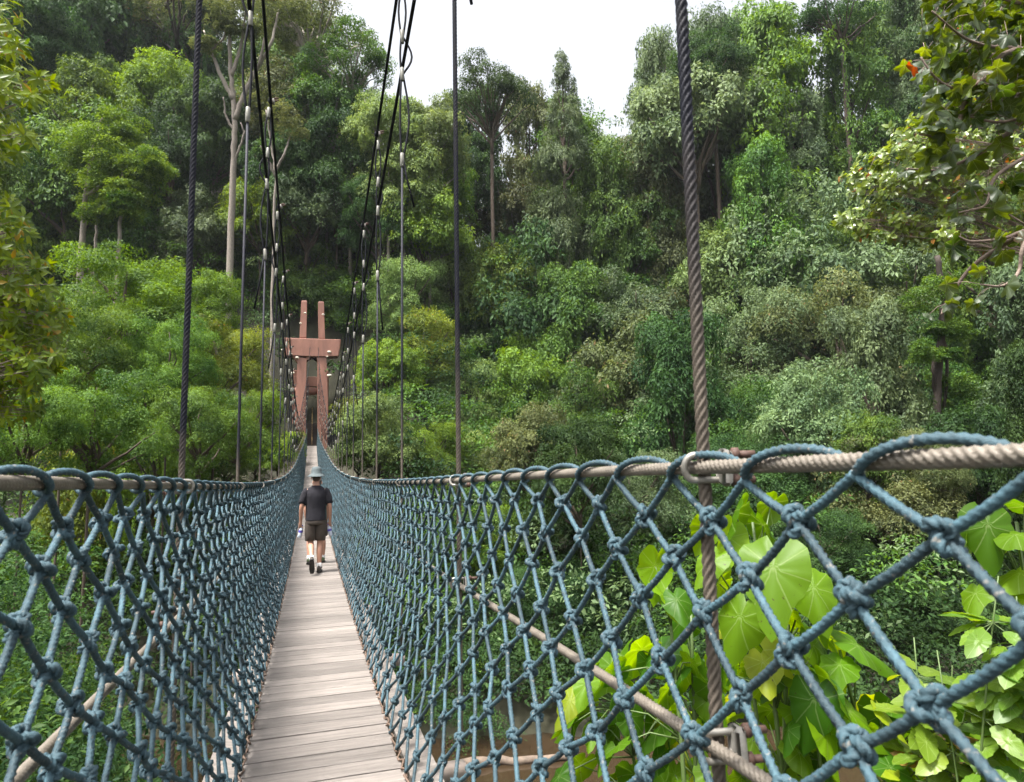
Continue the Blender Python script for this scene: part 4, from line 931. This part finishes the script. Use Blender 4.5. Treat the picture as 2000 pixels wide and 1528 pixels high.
def bigplant(name, label, stems, leaves, seed, group=None, extra=0, box=None, dd=(3.4, 4.4), mat_='bigleaf', rr=(24, 46)):
    """stems: list of (px, py, d) tops; leaves: (px, py, r px, d, tilt) -- tilt 1 faces the camera, 0 faces the sky, -1 is seen from below"""
    r = np.random.default_rng(seed); sb, lb = MB(), MB(); pb = sb
    tops = [atD(*q) for q in stems]; c0 = np.mean(tops, 0); gz = float(hterr(c0[0], c0[1]))
    root = empty(name, (c0[0], c0[1], gz)); tag(root, label, 'plant', group); off = -np.array(root.location)
    lines = []
    for t in tops:
        base = np.array([c0[0]+r.normal(0, .12), c0[1]+r.normal(0, .12), gz-.1]); u = np.linspace(0, 1, 12)[:, None]
        P = base*(1-u)+t*u+np.sin(u*math.pi)*r.normal(0, .08, 3); lines.append(P); sb.tube(P, np.linspace(.024, .008, 12), n=7)
    lv = list(leaves)
    for _ in range(extra):
        lv.append((r.uniform(box[0], box[2]), r.uniform(box[1], box[3]), r.uniform(*rr), r.uniform(*dd), r.choice([.75, .4, .1, -.35, -.6])))
    for (px, py, rp, d, tl) in lv:
        c = atD(px, py, d); R = rp*d/FPX*r.uniform(.95, 1.18)
        L = np.concatenate(lines); k = np.argmin(np.linalg.norm((L-c)*np.array([1, 1, .6])+np.array([0, 0, -.10]), axis=1)); a0 = L[max(0, k-1)]
        out = unit((c-a0)*np.array([1, 1, .2])+r.normal(0, .12, 3))
        toc = CAMDIR(c); n = unit(toc*max(tl, 0)*1.1+np.array([0, 0, 1])*(1-abs(tl)*.55)-toc*max(-tl, 0)*.9+out*.15+r.normal(0, .16, 3))
        tip = unit(out*.7+np.array([0, 0, -.55-.5*abs(tl)])+r.normal(0, .2, 3))
        bigleaf(lb, c, tip, n, R, 'heart', float(np.clip(r.normal(.45, .32), 0, .89)) if r.random() > .07 else .95, r, droop=r.uniform(.08, .28))
        m = (a0+c)/2+np.array([0, 0, .05]); pb.tube([a0, m, c-n*.004], [.006, .0045, .0035], n=5)
    for nm, b, m in (('stem', sb, M['stem']), ('foliage', lb, M[mat_])):
        o = b.build(nm, m, root); o.location = Vector(off)
BL = [(1435, 1003, 52, 3.6, -.6), (1425, 1050, 55, 3.5, -.7), (1490, 1026, 50, 3.7, .5), (1510, 1112, 78, 3.3, .85), (1390, 1096, 46, 3.4, .7), (1445, 1208, 64, 3.3, .85), (1405, 1140, 42, 3.5, -.6), (1530, 1194, 36, 3.6, -.5),
      (1505, 985, 34, 3.8, -.5), (1470, 1075, 50, 3.9, .1), (1380, 1030, 40, 3.8, -.6), (1560, 1110, 45, 3.8, -.4), (1590, 1150, 55, 3.5, .6), (1612, 1185, 50, 3.6, -.5), (1540, 1270, 60, 3.5, .3), (1490, 1295, 42, 3.4, .7), (1470, 1260, 50, 3.7, -.4), (1600, 1250, 50, 3.7, .2)]
bigplant('broadleaf_plant', 'big bright plant with heart-shaped pale-veined leaves behind the nearest right hanger', [(1470, 1020, 3.7), (1440, 1110, 3.6), (1540, 1140, 3.7)], BL, 1, extra=52, box=(1400, 1200, 1640, 1520), dd=(3.4, 4.2))
BL = [(1280, 1107, 44, 3.8, -.6), (1297, 1162, 48, 3.7, -.6), (1322, 1172, 40, 3.6, .6), (1255, 1270, 48, 3.9, -.6), (1292, 1275, 48, 3.8, .7), (1335, 1210, 50, 4, .3), (1190, 1303, 38, 4.2, .8), (1150, 1312, 40, 4.2, -.5), (1212, 1278, 40, 4.2, -.6), (1120, 1390, 42, 4.2, -.4), (1330, 1310, 55, 3.8, .5), (1390, 1330, 50, 3.8, .4)]
bigplant('broadleaf_plant', 'lower leafy plant with yellow-green heart-shaped leaves left of the nearest hanger', [(1300, 1120, 3.9), (1200, 1290, 4.2), (1350, 1200, 3.9)], BL, 2, extra=72, box=(1090, 1290, 1420, 1540), dd=(3.7, 4.6))
BL = [(1675, 1262, 62, 3.5, .3), (1640, 1300, 50, 3.4, .5), (1620, 1330, 48, 3.3, -.4), (1590, 1370, 62, 3.3, .6), (1615, 1432, 55, 3.3, -.5), (1660, 1390, 60, 3.3, .4), (1725, 1420, 36, 3.6, -.6), (1760, 1385, 55, 3.5, .15), (1840, 1500, 42, 3.2, .8), (1740, 1500, 45, 3.2, .3)]
bigplant('broadleaf_plant', 'plant with long drooping dull green leaves above the brown water', [(1640, 1270, 3.5), (1720, 1400, 3.5), (1580, 1340, 3.4)], BL, 3, extra=34, box=(1520, 1360, 1900, 1540), dd=(3.2, 4.0), rr=(28, 52))
BL = [(1930, 1028, 58, 3.3, .8), (1890, 1045, 48, 3.4, -.6), (1960, 1065, 46, 3.4, -.4), (1985, 1045, 44, 3.2, .5), (1905, 1160, 48, 3.3, -.5), (1990, 1120, 50, 3.3, .2), (1985, 1440, 55, 3.0, .8), (1945, 1480, 45, 3.0, .5), (2030, 1300, 60, 3.2, .3), (2030, 1180, 55, 3.2, .6), (2000, 990, 40, 3.4, .4)]
bigplant('broadleaf_plant', 'pale-leaved plant cut off by the right edge of the view', [(1985, 1020, 3.4), (2040, 1100, 3.3)], BL, 4, extra=14, box=(1960, 1080, 2120, 1560), dd=(3.1, 3.6))
def toothplant(name, label, tops, seed, n):
    r = np.random.default_rng(seed); sb, lb = MB(), MB(); T = [atD(*q) for q in tops]; c0 = np.mean(T, 0); gz = float(hterr(c0[0], c0[1]))
    root = empty(name, (c0[0], c0[1], gz)); tag(root, label, 'plant'); off = -np.array(root.location)
    for t in T:
        base = np.array([c0[0], c0[1], gz-.1])+np.append(r.normal(0, .15, 2), 0); u = np.linspace(0, 1, 16)[:, None]
        P = base*(1-u)+t*u+np.sin(u*math.pi)*r.normal(0, .1, 3); sb.tube(P, np.linspace(.013, .003, 16), n=6)
        for q in range(n):
            k = 1-min(.5, abs(r.normal(0, .17))); p = base*(1-k)+t*k+math.sin(k*math.pi)*0; i_ = int(k*15); p = P[i_]
            a_ = q*2.4+r.normal(0, .3); out = np.array([math.cos(a_), math.sin(a_), r.uniform(-.5, .25)]); R = r.uniform(.075, .135)*(1.15-.45*k)
            e = p+unit(out)*r.uniform(.02, .09); sb.tube([p, e], .0022, n=4)
            bigleaf(lb, e, out, np.array([0, 0, 1])+r.normal(0, .4, 3)+CAMDIR(p)*.35, R, 'ovate', float(np.clip(r.normal(.45+.3*(k-.8), .22), 0, .9)) if r.random() > .06 else .96, r, droop=r.uniform(.1, .4))
    for nm, b, m in (('stem', sb, M['stem']), ('foliage', lb, M['toothleaf'])):
        o = b.build(nm, m, root); o.location = Vector(off)
toothplant('toothed_leaf_plant', 'yellow-green plant with small toothed leaves against the dark bank', [(1785, 1245, 3.3), (1830, 1270, 3.2), (1860, 1300, 3.3), (1900, 1330, 3.2), (1800, 1330, 3.3)], 5, 26)
toothplant('toothed_leaf_plant', 'taller toothed-leaf plant with holed yellow leaves near the right edge', [(1950, 1125, 3.0), (1985, 1165, 3.0), (1960, 1270, 3.1), (2010, 1240, 3.0), (1935, 1240, 3.1)], 6, 26)

# tree of lobed leaves reaching in from the upper right
def limbpx(b, pts, r0, r1, n=7):
    P = np.array([atD(*q) for q in pts]); L = np.linspace(0, len(P)-1, 6*len(P)); i0 = np.clip(L.astype(int), 0, len(P)-2); f = (L-i0)[:, None]
    Pm = np.concatenate([[2*P[0]-P[1]], P, [2*P[-1]-P[-2]]]); p0, p1, p2, p3 = Pm[i0], Pm[i0+1], Pm[i0+2], Pm[i0+3]
    S = .5*(2*p1+(p2-p0)*f+(2*p0-5*p1+4*p2-p3)*f**2+(3*p1-p0-3*p2+p3)*f**3)
    b.tube(S, np.linspace(r0, r1, len(S)), n=n); return S
r = np.random.default_rng(11)
tp = atD(2330, 700, 5.2); gz = float(hterr(tp[0], tp[1]))
LT = empty('lobed_leaf_tree', (tp[0], tp[1], gz)); tag(LT, 'near tree reaching in from the upper right with dark lobed leaves, some orange', 'tree'); LOFF = -np.array(LT.location)
tb, lb = MB(), MB(); bb = tb
tb.tube([(tp[0], tp[1], gz-.2), (tp[0]+.05, tp[1], gz+2.5), (tp[0], tp[1]+.1, tp[2]+1.0), tuple(atD(2300, 100, 5.3)), tuple(atD(2280, -500, 5.4))], [.12, .10, .09, .075, .04], n=10)
BRS = [[(2300, 150, 5.3), (2120, 110, 5.1), (1990, 95, 5), (1930, 90, 5), (1880, 72, 4.9), (1820, 22, 4.8)], [(1990, 95, 5), (1955, 110, 4.9), (1940, 135, 4.9), (1900, 168, 4.8), (1860, 172, 4.8), (1825, 150, 4.7), (1798, 112, 4.7)],
       [(2300, 260, 5.3), (2100, 230, 5.2), (2000, 232, 5.1), (1940, 238, 5), (1850, 216, 5)], [(2300, 420, 5.2), (2100, 430, 5), (2000, 452, 4.9), (1960, 466, 4.9), (1900, 472, 4.8), (1872, 462, 4.8)], [(2300, 420, 5.2), (2080, 400, 4.8), (2005, 470, 4.6), (1990, 530, 4.6), (1960, 558, 4.5), (1915, 556, 4.5)],
       [(2100, 230, 5.2), (2030, 290, 5), (1945, 345, 5), (1925, 400, 4.9), (1872, 416, 4.9)], [(1885, 200, 4.9), (1870, 240, 4.9), (1830, 265, 4.8), (1795, 262, 4.8)], [(2300, 150, 5.3), (2150, 20, 5.1), (2010, 10, 5), (1900, -20, 5), (1790, -30, 5)], [(2000, 452, 4.9), (1900, 520, 5.2), (1850, 590, 5.3), (1838, 615, 5.3)], [(2000, 232, 5.1), (1930, 290, 5.2), (1840, 330, 5.3), (1770, 330, 5.3)], [(1985, 100, 5), (1930, 110, 5.1), (1862, 132, 5.2)], [(2100, 110, 5.1), (2040, 170, 5.3), (1960, 190, 5.4), (1900, 210, 5.5)]]
for k, br in enumerate(BRS):
    S = limbpx(bb, br, .022, .006)
    m = len(S)
    for i_ in range(int(m*.45), m, 2):
        for _ in range(r.integers(1, 3)):
            if k in (8,) and r.random() < .6: continue
            if k == 4 and i_ < m-6: continue
            p = S[i_]; e = p+unit(r.normal(size=3)*np.array([1, 1, .5])+np.array([0, 0, -.25]))*r.uniform(.05, .22); bb.tube([p, (p+e)/2+np.array([0, 0, .02]), e], .0028, n=4)
            R = r.uniform(.07, .135); out = unit((e-p)*np.array([1, 1, .3])+np.array([0, 0, -.5])+r.normal(0, .35, 3))
            bigleaf(lb, e, out, np.array([0, 0, 1])*.8+r.normal(0, .45, 3)-CAMDIR(p)*.15, R, 'lobed', float(np.clip(r.normal(.42, .22), 0, .91)) if r.random() > .035 else .97, r, droop=r.uniform(.1, .35))
for _ in range(620):                                       # the crown above and behind
    p = atD(r.uniform(1800, 2200), r.uniform(-160, 240), r.uniform(4.8, 6.3)); 
    if p[2] < 0: continue
    bigleaf(lb, p, unit(r.normal(size=3)*np.array([1, 1, .4])+np.array([0, 0, -.5])), np.array([0, 0, 1])*.8+r.normal(0, .4, 3), r.uniform(.065, .13), 'lobed', float(np.clip(r.normal(.4, .22), 0, .91)) if r.random() > .018 else .97, r, droop=r.uniform(.1, .35))
    e = p+np.array([.1, .0, .12])+r.normal(0, .05, 3); bb.tube([p, e], .003, n=4)
for nm, b, m in (('trunk', tb, M['twig']), ('crown', lb, M['lobeleaf'])):
    o = b.build(nm, m, LT); o.location = Vector(LOFF)

# leaves in whorls on twigs: used for the two middle-distance trees at the edges
def whorltree(name, label, trunkpx, groups, ll, matl, seed, bark='twig', nlf=(7, 11), asp=.36, heart=False):
    r = np.random.default_rng(seed); tp = atD(*trunkpx); gz = float(hterr(tp[0], tp[1])); root = empty(name, (tp[0], tp[1], gz)); tag(root, label, 'tree'); off = -np.array(root.location)
    tb, lb = MB(), MB(); bb = tb; hi = max(atD(g[0], g[1]-g[3], g[4])[2] for g in groups)
    z = np.linspace(gz-.2, hi+.6, 9); TP = np.stack([tp[0]+r.normal(0, .06, 9), tp[1]+r.normal(0, .06, 9), z], -1); tb.tube(TP, np.linspace(.16, .04, 9), n=9)
    for (px, py, rx, ry, d, n) in groups:
        c = atD(px, py, d); s0 = TP[np.argmin(np.abs(z-(c[2]-.8)))]
        u = np.linspace(0, 1, 8)[:, None]; md = (s0+c)/2+np.array([0, 0, .25]); P = s0*(1-u)**2+2*md*u*(1-u)+c*u*u; bb.tube(P, np.linspace(.03, .008, 8), n=6)
        for _ in range(int(n*(2.6 if ll < .13 else 1.8))):
            q = r.normal(size=2); q = q/np.linalg.norm(q)*math.sqrt(r.random())
            p = atD(px+q[0]*rx, py+q[1]*ry, d+r.uniform(-.9, .9)); s1 = P[r.integers(3, 8)]
            bb.tube([s1, (s1+p)/2+r.normal(0, .05, 3), p], [.006, .004, .003], n=4)
            ax = unit((p-s1)+np.array([0, 0, .25])*np.linalg.norm(p-s1)); m = r.integers(*nlf); a0 = r.uniform(0, 6.28)
            e1 = unit(np.cross(ax, [0, 0, 1.0])+1e-6); e2 = np.cross(ax, e1); ang = a0+np.arange(m)*2.4; lift = r.uniform(.0, .8, m)[:, None]
            D = unit(np.cos(ang)[:, None]*e1+np.sin(ang)[:, None]*e2+ax*lift+np.array([0, 0, -.25])); N = unit(ax+np.array([0, 0, .5])+r.normal(0, .25, (m, 3)))
            st = p-ax*r.uniform(0, ll*.8, m)[:, None]; L = ll*r.uniform(.7, 1.2, m); cv = r.random()
            # two-piece leaf: a broad lower half and a drooping pointed tip
            N = unit(N-D*(N*D).sum(1)[:, None]); S = np.cross(D, N); W = (L*asp)[:, None]; LL = L[:, None]
            V = np.stack([st, st+D*LL*.35+S*W*.5+N*W*.15, st+D*LL*.35-S*W*.5+N*W*.15, st+D*LL*.4, st+D*LL*.72+S*W*.36-N*LL*.03, st+D*LL*.72-S*W*.36-N*LL*.03, st+D*LL*.72-N*LL*.06, st+D*LL-N*LL*.16], 1).reshape(-1, 3)
            bz = np.arange(m)*8; t3 = np.concatenate([np.stack([bz+i, bz+j, bz+k], -1) for i, j, k in ((0, 1, 3), (0, 3, 2), (4, 7, 6), (6, 7, 5))]); q4 = np.concatenate([np.stack([bz+i, bz+j, bz+k, bz+l], -1) for i, j, k, l in ((1, 4, 6, 3), (3, 6, 5, 2))])
            av = np.clip(.5+.5*(cv-.5)+r.normal(0, .16, m), 0, .94); av[r.random(m) < .03] = .99
            lb.add(V, quads=q4, tris=t3, a=np.repeat(av, 8))
    for nm, b, m in (('trunk', tb, M[bark]), ('crown', lb, LEAF[matl])):
        o = b.build(nm, m, root); o.location = Vector(off)
whorltree('whorled_leaf_tree', 'near tree at the left edge with glossy yellow-green leaves in rosettes', (-420, 700, 8.0),
    [(-20, 60, 90, 70, 7.2, 16), (40, 165, 62, 40, 6.8, 13), (10, 120, 50, 60, 7, 9), (5, 270, 62, 40, 7.2, 11), (-20, 400, 60, 60, 7.5, 10), (10, 455, 55, 45, 7.4, 14), (20, 540, 90, 60, 7.8, 34), (50, 610, 95, 60, 8, 40), (30, 690, 100, 70, 8.2, 46), (70, 700, 55, 45, 7.8, 16), (10, 780, 80, 50, 8.4, 26), (-60, 620, 90, 160, 8.5, 40), (-60, 250, 90, 200, 8, 26)], .125, 'lime', 21)
whorltree('glossy_leaf_tree', 'glossy small-leaved tree spreading below the lobed leaves at the right', (2150, 560, 15),
    [(1690, 350, 48, 50, 14, 26), (1760, 330, 70, 55, 14, 40), (1840, 350, 80, 60, 14.5, 46), (1720, 430, 75, 40, 14, 36), (1800, 440, 80, 40, 14.5, 36), (1930, 330, 80, 90, 15, 50), (1900, 240, 90, 70, 15.5, 40), (1790, 265, 60, 40, 14.5, 24), (1655, 432, 22, 14, 13.8, 6), (1960, 450, 70, 60, 15, 30), (1830, 470, 40, 30, 14, 12), (2060, 340, 90, 150, 15.5, 50)], .15, 'gloss', 22, nlf=(8, 13), asp=.62)

# ------------------------------------------------------------------ people
M['skin'] = mat('skin', (.42, .22, .15), .5, var=.12, noise=(20, (1, 1, 1)))
M['shirt'] = mat('navy_shirt', (.010, .009, .014), .95, var=.25, noise=(8, (1, 1, 1)), bump=(9, .6))
M['tealshirt'] = mat('teal_shirt', (.05, .14, .13), .85, var=.2, noise=(8, (1, 1, 1)))
M['shorts'] = mat('brown_shorts', (.062, .048, .038), .85, var=.25, noise=(14, (1, 1, 1)), bump=(12, .5))
M['hat'] = mat('grey_blue_hat', (.075, .095, .10), .85, var=.15, noise=(30, (1, 1, 1)))
M['shoe'] = mat('dark_shoe', (.06, .05, .042), .7, var=.3, noise=(40, (1, 1, 1)))
M['greenshoe'] = mat('green_shoe', (.07, .10, .045), .7, var=.3, noise=(40, (1, 1, 1)))
M['sole'] = mat('shoe_sole', (.02, .018, .017), .8)
M['sock'] = mat('white_sock', (.62, .61, .60), .85)
M['hair'] = mat('hair', (.09, .06, .045), .8, var=.3)
M['plastic'] = mat('bottle_plastic', (.55, .60, .70), .12, var=.1); M['label'] = mat('bottle_label', (.10, .08, .42), .4)
def person(name, base, label, pose, clothes):
    root = empty(name, base); tag(root, label, 'person')
    V, E, Rr = [], [], []
    def ch(pts, start=None):
        prev = start
        for p, r in pts:
            V.append(p); Rr.append(r); k = len(V)-1
            if prev is not None: E.append((prev, k))
            prev = k
        return prev
    pel = ch([((0, 0, .93), (.150, .105))])
    chest = ch([((0, .005, 1.10), (.140, .095)), ((0, .0, 1.30), (.160, .108))], pel)
    nb = ch([((0, .005, 1.44), (.085, .075)), ((0, .015, 1.505), (.058, .058))], chest)
    hd = ch([((0, .03, 1.57), (.072, .080)), ((0, .035, 1.64), (.080, .098)), ((0, .03, 1.705), (.070, .088))], nb)
    ch([((0, .125, 1.60), (.016, .016))], hd-1)                            # nose
    for s in (-1, 1):
        a = pose['arm'][s]
        sh = ch([((s*.105, 0, 1.405), (.066, .062)), ((s*.19, -.005, 1.375), (.056, .056))], chest)
        e, w_ = np.array(a[0]), np.array(a[1])
        el = ch([(tuple((np.array([s*.19, -.005, 1.375])+e)/2), (.050, .050)), (tuple(e), (.042, .042)), (tuple(e*.6+w_*.4), (.041, .041)), (tuple(w_), (.027, .030))], sh)
        hdir = unit(w_-e); pm = w_+hdir*.075; pa = ch([(tuple(pm), (.034, .022))], el)
        g = np.array(a[2]); side = unit(np.cross(hdir, g))
        for f in range(4):
            o = side*(f-1.5)*.021; l1 = (.040, .046, .043, .034)[f]
            ch([(tuple(pm+hdir*.035+o*.9), (.0098, .0098)), (tuple(pm+hdir*(.035+l1*.7)+o+g*.012), (.0090, .0090)), (tuple(pm+hdir*(.030+l1*.9)+o+g*.040), (.0084, .0084)), (tuple(pm+hdir*.03+o+g*.055), (.0075, .0075))], pa)
        ch([(tuple(pm-hdir*.03-side*.030+g*.012), (.0115, .0115)), (tuple(pm+hdir*.0-side*.040+g*.036), (.010, .010)), (tuple(pm+hdir*.02-side*.028+g*.056), (.0088, .0088))], pa)
        kn, an, toe = [np.array(q) for q in pose['leg'][s]]
        hp = np.array([s*.095, 0, .90])
        l = ch([(tuple(hp), (.092, .092)), (tuple((hp+kn)/2), (.078, .080)), (tuple(kn), (.056, .058)), (tuple(kn*.68+an*.32+np.array([0, -.018, 0])), (.066, .068)), (tuple(kn*.3+an*.7), (.047, .049)), (tuple(an), (.035, .038))], pel)
        ch([(tuple(an*.45+toe*.55+np.array([0, 0, -.01])), (.032, .026)), (tuple(toe), (.028, .020))], l)
    me = bpy.data.meshes.new('body'); me.from_pydata([tuple(map(float, v)) for v in V], E, []); me.materials.append(M['skin'])
    o = link('body', me, root); o.modifiers.new('skin', 'SKIN').use_smooth_shade = True
    if not me.skin_vertices: me.skin_vertices.new() if hasattr(me.skin_vertices, 'new') else None
    for i, r in enumerate(Rr): me.skin_vertices[0].data[i].radius = r
    me.skin_vertices[0].data[0].use_root = True
    ss = o.modifiers.new('sub', 'SUBSURF'); ss.levels = 2; ss.render_levels = 2
    # T-shirt: torso and two sleeves
    b = MB(); b.loft([((0, -.005, .885), .190, .135), ((0, -.004, .89), .196, .140), ((0, -.004, .96), .192, .136), ((0, 0, 1.08), .182, .128), ((0, -.004, 1.20), .192, .134), ((0, -.008, 1.31), .205, .140), ((0, -.006, 1.38), .205, .125), ((0, -.002, 1.43), .165, .098), ((0, .002, 1.465), .098, .076), ((0, .006, 1.485), .074, .068), ((0, .008, 1.478), .062, .058)], n=28)
    for v in b.v:
        an = np.arctan2(v[:, 1], v[:, 0]); v[:, :2] *= (1+.018*np.sin(an*5+v[:, 2:3][:, 0]*14)+.012*np.sin(an*9-v[:, 2]*22))[:, None]
    for s in (-1, 1):
        e = np.array(pose['arm'][s][0]); s0 = np.array([s*.15, -.004, 1.395]); d_ = e-np.array([s*.19, -.005, 1.375])
        P = [s0, np.array([s*.197, -.005, 1.365]), np.array([s*.197, -.005, 1.365])+d_*.40, np.array([s*.197, -.005, 1.365])+d_*.80, np.array([s*.197, -.005, 1.365])+d_*.79]
        b.tube(P, [.075, .076, .073, .074, .060], n=16)
    o = b.build('t_shirt', M[clothes['shirt']], root); sb_ = o.modifiers.new('sub', 'SUBSURF'); sb_.levels = 1; sb_.render_levels = 2
    b = MB(); b.loft([((0, -.005, .80), .180, .130), ((0, -.005, .86), .188, .138), ((0, 0, .93), .182, .134), ((0, 0, 1.0), .172, .124)], n=24)
    for s in (-1, 1):
        kn = np.array(pose['leg'][s][0]); hp = np.array([s*.092, -.002, .90]); P = [hp+np.array([0, 0, .04]), hp*.7+kn*.3, hp*.35+kn*.65, hp*.08+kn*.92, hp*.10+kn*.90]
        b.tube(P, [.098, .112, .112, .108, .085], n=18)
        b.box(hp*.45+kn*.55+np.array([s*.104, 0, 0]), (.025, .13, .16))
    o = b.build('shorts', M['shorts'], root); sb_ = o.modifiers.new('sub', 'SUBSURF'); sb_.levels = 1; sb_.render_levels = 1
    if clothes.get('hat'):
        b = MB(); b.loft([((0, -.005, 1.632), .168, .180), ((0, .0, 1.640), .170, .182), ((0, .01, 1.672), .118, .130), ((0, .015, 1.69), .100, .116), ((0, .02, 1.745), .096, .110), ((0, .02, 1.785), .084, .098), ((0, .02, 1.803), .050, .060), ((0, .02, 1.805), .01, .01)], n=26, cap=False)
        b.build('hat', M['hat'], root).modifiers.new('solid', 'SOLIDIFY').thickness = .006
    b = MB(); b.ell((0, .022, 1.655), (.086, .098, .075), nu=18, nv=10); b.ell((0, -.02, 1.60), (.072, .060, .055), nu=14, nv=8); b.build('hair', M['hair'], root)
    for s in (-1, 1):
        b = MB(); b.ell((s*.086, .025, 1.615), (.012, .020, .032)); b.build('ear', M['skin'], root)
        kn, an, toe = [np.array(q) for q in pose['leg'][s]]
        f = unit(toe-an+np.array([0, 0, .055])); up = unit(an-kn)*-1; sd_ = unit(np.cross(f, up)); up = np.cross(sd_, f)
        heel = an-f*.055-up*.065; b = MB()
        Rm = np.stack([sd_, f, up], -1); prof = [(-.0, .034, .035, .045), (.04, .040, .040, .052), (.11, .044, .042, .040), (.19, .048, .036, .028), (.255, .038, .028, .018), (.275, .015, .012, .012)]
        rings = []; n_ = 14; th = np.arange(n_)*2*math.pi/n_
        VV = np.concatenate([np.stack([wd*np.cos(th), np.full(n_, y_), zc+hh*np.sin(th)], -1) for (y_, wd, zc, hh) in prof]) @ Rm.T+heel
        i = np.arange(len(prof)-1)[:, None]; j = np.arange(n_)[None, :]
        b.add(np.concatenate([VV, [VV[:n_].mean(0)]]), quads=np.stack([i*n_+j, i*n_+(j+1) % n_, (i+1)*n_+(j+1) % n_, (i+1)*n_+j], -1).reshape(-1, 4), tris=np.stack([np.full(n_, len(VV)), (np.arange(n_)+1) % n_, np.arange(n_)], -1))
        sh = b.build('shoe', M[clothes['shoe']], root)
        b = MB(); so = np.array([(-.036, -.008), (-.045, .10), (-.050, .19), (-.03, .275), (.03, .275), (.050, .19), (.045, .10), (.036, -.008)])
        top = np.concatenate([so, np.full((8, 1), -.002)], 1) @ Rm.T+heel; bot = np.concatenate([so*1.02, np.full((8, 1), -.024)], 1) @ Rm.T+heel; k = np.arange(8)
        b.add(np.concatenate([top, bot, [top.mean(0)], [bot.mean(0)]]), quads=np.stack([k, (k+1) % 8, 8+(k+1) % 8, 8+k], -1), tris=np.concatenate([np.stack([np.full(8, 16), k, (k+1) % 8], -1), np.stack([np.full(8, 17), 8+(k+1) % 8, 8+k], -1)]))
        b.build('sole', M['sole'], sh, False)
        b = MB(); lo = an*.97+kn*.03-up*.01; b.tube([an-unit(an-kn)*-.015, an, an*.86+kn*.14, an*.85+kn*.15], [.046, .046, .049, .044], n=14); b.build('sock', M[clothes.get('sock', 'sock')], root)
    return root
PY = 11.95; PX = float(atY(615, 1112, PY)[0]); PZ = float(zdeck(PY))
POSE1 = {'arm': {-1: ((-.268, -.035, 1.120), (-.275, .02, .885), (.35, .90, 0)), 1: ((.262, -.02, 1.115), (.268, .045, .885), (-.35, .90, 0))},
         'leg': {-1: ((-.085, .055, .50), (-.065, -.275, .265), (-.06, -.205, .085)), 1: ((.085, .06, .50), (.075, -.01, .105), (.095, .13, .045))}}
P1 = person('person', (PX, PY, PZ), 'man walking away in a dark T-shirt, brown shorts and grey-blue bucket hat, holding two bottles', POSE1, {'shirt': 'shirt', 'shoe': 'shoe', 'hat': True})
POSE2 = {'arm': {-1: ((-.225, -.05, 1.10), (-.19, -.03, .87), (.4, .9, 0)), 1: ((.22, .0, 1.10), (.19, .08, .87), (-.4, .9, 0))},
         'leg': {-1: ((-.13, .03, .49), (-.135, -.12, .125), (-.14, .01, .035)), 1: ((.125, .12, .49), (.13, .12, .095), (.135, .26, .035))}}
P2 = person('person', (PX+.035, PY+1.15, float(zdeck(PY+1.15))), 'second walker almost hidden just ahead of the man in the hat, wearing green shoes', POSE2, {'shirt': 'tealshirt', 'shoe': 'greenshoe'})
P2.scale = (.93, .97, .93)
P1.scale = (.89, 1, 1.0)
for s, wr, lab in ((-1, (-.275, .02, .885), "clear water bottle held in the man's left hand"), (1, (.268, .045, .885), "clear water bottle held in the man's right hand")):
    e = np.array(POSE1['arm'][s][0]); hd = unit(np.array(wr)-e); g = np.array(POSE1['arm'][s][2])
    p = np.array([PX, PY, PZ])+np.array(wr)+hd*.085+g*.036
    root = empty('water_bottle', p-np.array([0, 0, .20])); tag(root, lab, 'bottle', 'bottles carried by the man')
    root.rotation_euler = (.12, s*-.22, 0)
    b = MB(); b.loft([((0, 0, 0), .030, .030), ((0, 0, .008), .034, .034), ((0, 0, .07), .034, .034), ((0, 0, .075), .031, .031), ((0, 0, .085), .034, .034), ((0, 0, .13), .034, .034), ((0, 0, .165), .024, .024), ((0, 0, .185), .013, .013), ((0, 0, .20), .013, .013)], n=16); b.build('bottle_body', M['plastic'], root)
    b = MB(); b.tube([(0, 0, .09), (0, 0, .128)], .0352, n=16, cap=False); b.build('bottle_label', M['label'], root)
    b = MB(); b.tube([(0, 0, .196), (0, 0, .215)], .0155, n=14); b.build('cap', M['label'], root)
# driftwood logs in the river
for (x0, y0, x1, y1, r_, lab) in [(1600, 1428, 1850, 1415, .16, 'grey driftwood log lying at the far waterline behind the near plants'), (930, 1490, 1100, 1478, .17, 'pale log in the brown water below the right net')]:
    a_, c_ = atZ(x0, y0, WATER+.1), atZ(x1, y1, WATER+.1); u = np.linspace(-.15, 1.1, 12)[:, None]; P = a_*(1-u)+c_*u+np.random.default_rng(5).normal(0, .04, (12, 3))
    b = MB(); b.tube(P, np.linspace(r_, r_*.6, 12), n=9); tag(b.build('driftwood_log', M['log']), lab, 'log')

# ------------------------------------------------------------------ thin humid air over the valley
hz = bpy.data.materials.new('humid_air'); hz.use_nodes = True; t = hz.node_tree; t.nodes.remove(t.nodes['Principled BSDF'])
pv = t.nodes.new('ShaderNodeVolumePrincipled'); pv.inputs['Color'].default_value = (.86, .92, .97, 1); pv.inputs['Density'].default_value = .00014; pv.inputs['Anisotropy'].default_value = .2
t.links.new(pv.outputs[0], t.nodes['Material Output'].inputs['Volume'])
mb = MB(); mb.box((30, 100, 50), (330, 340, 124)); tag(mb.build('haze', hz, smooth=False), kind='stuff')
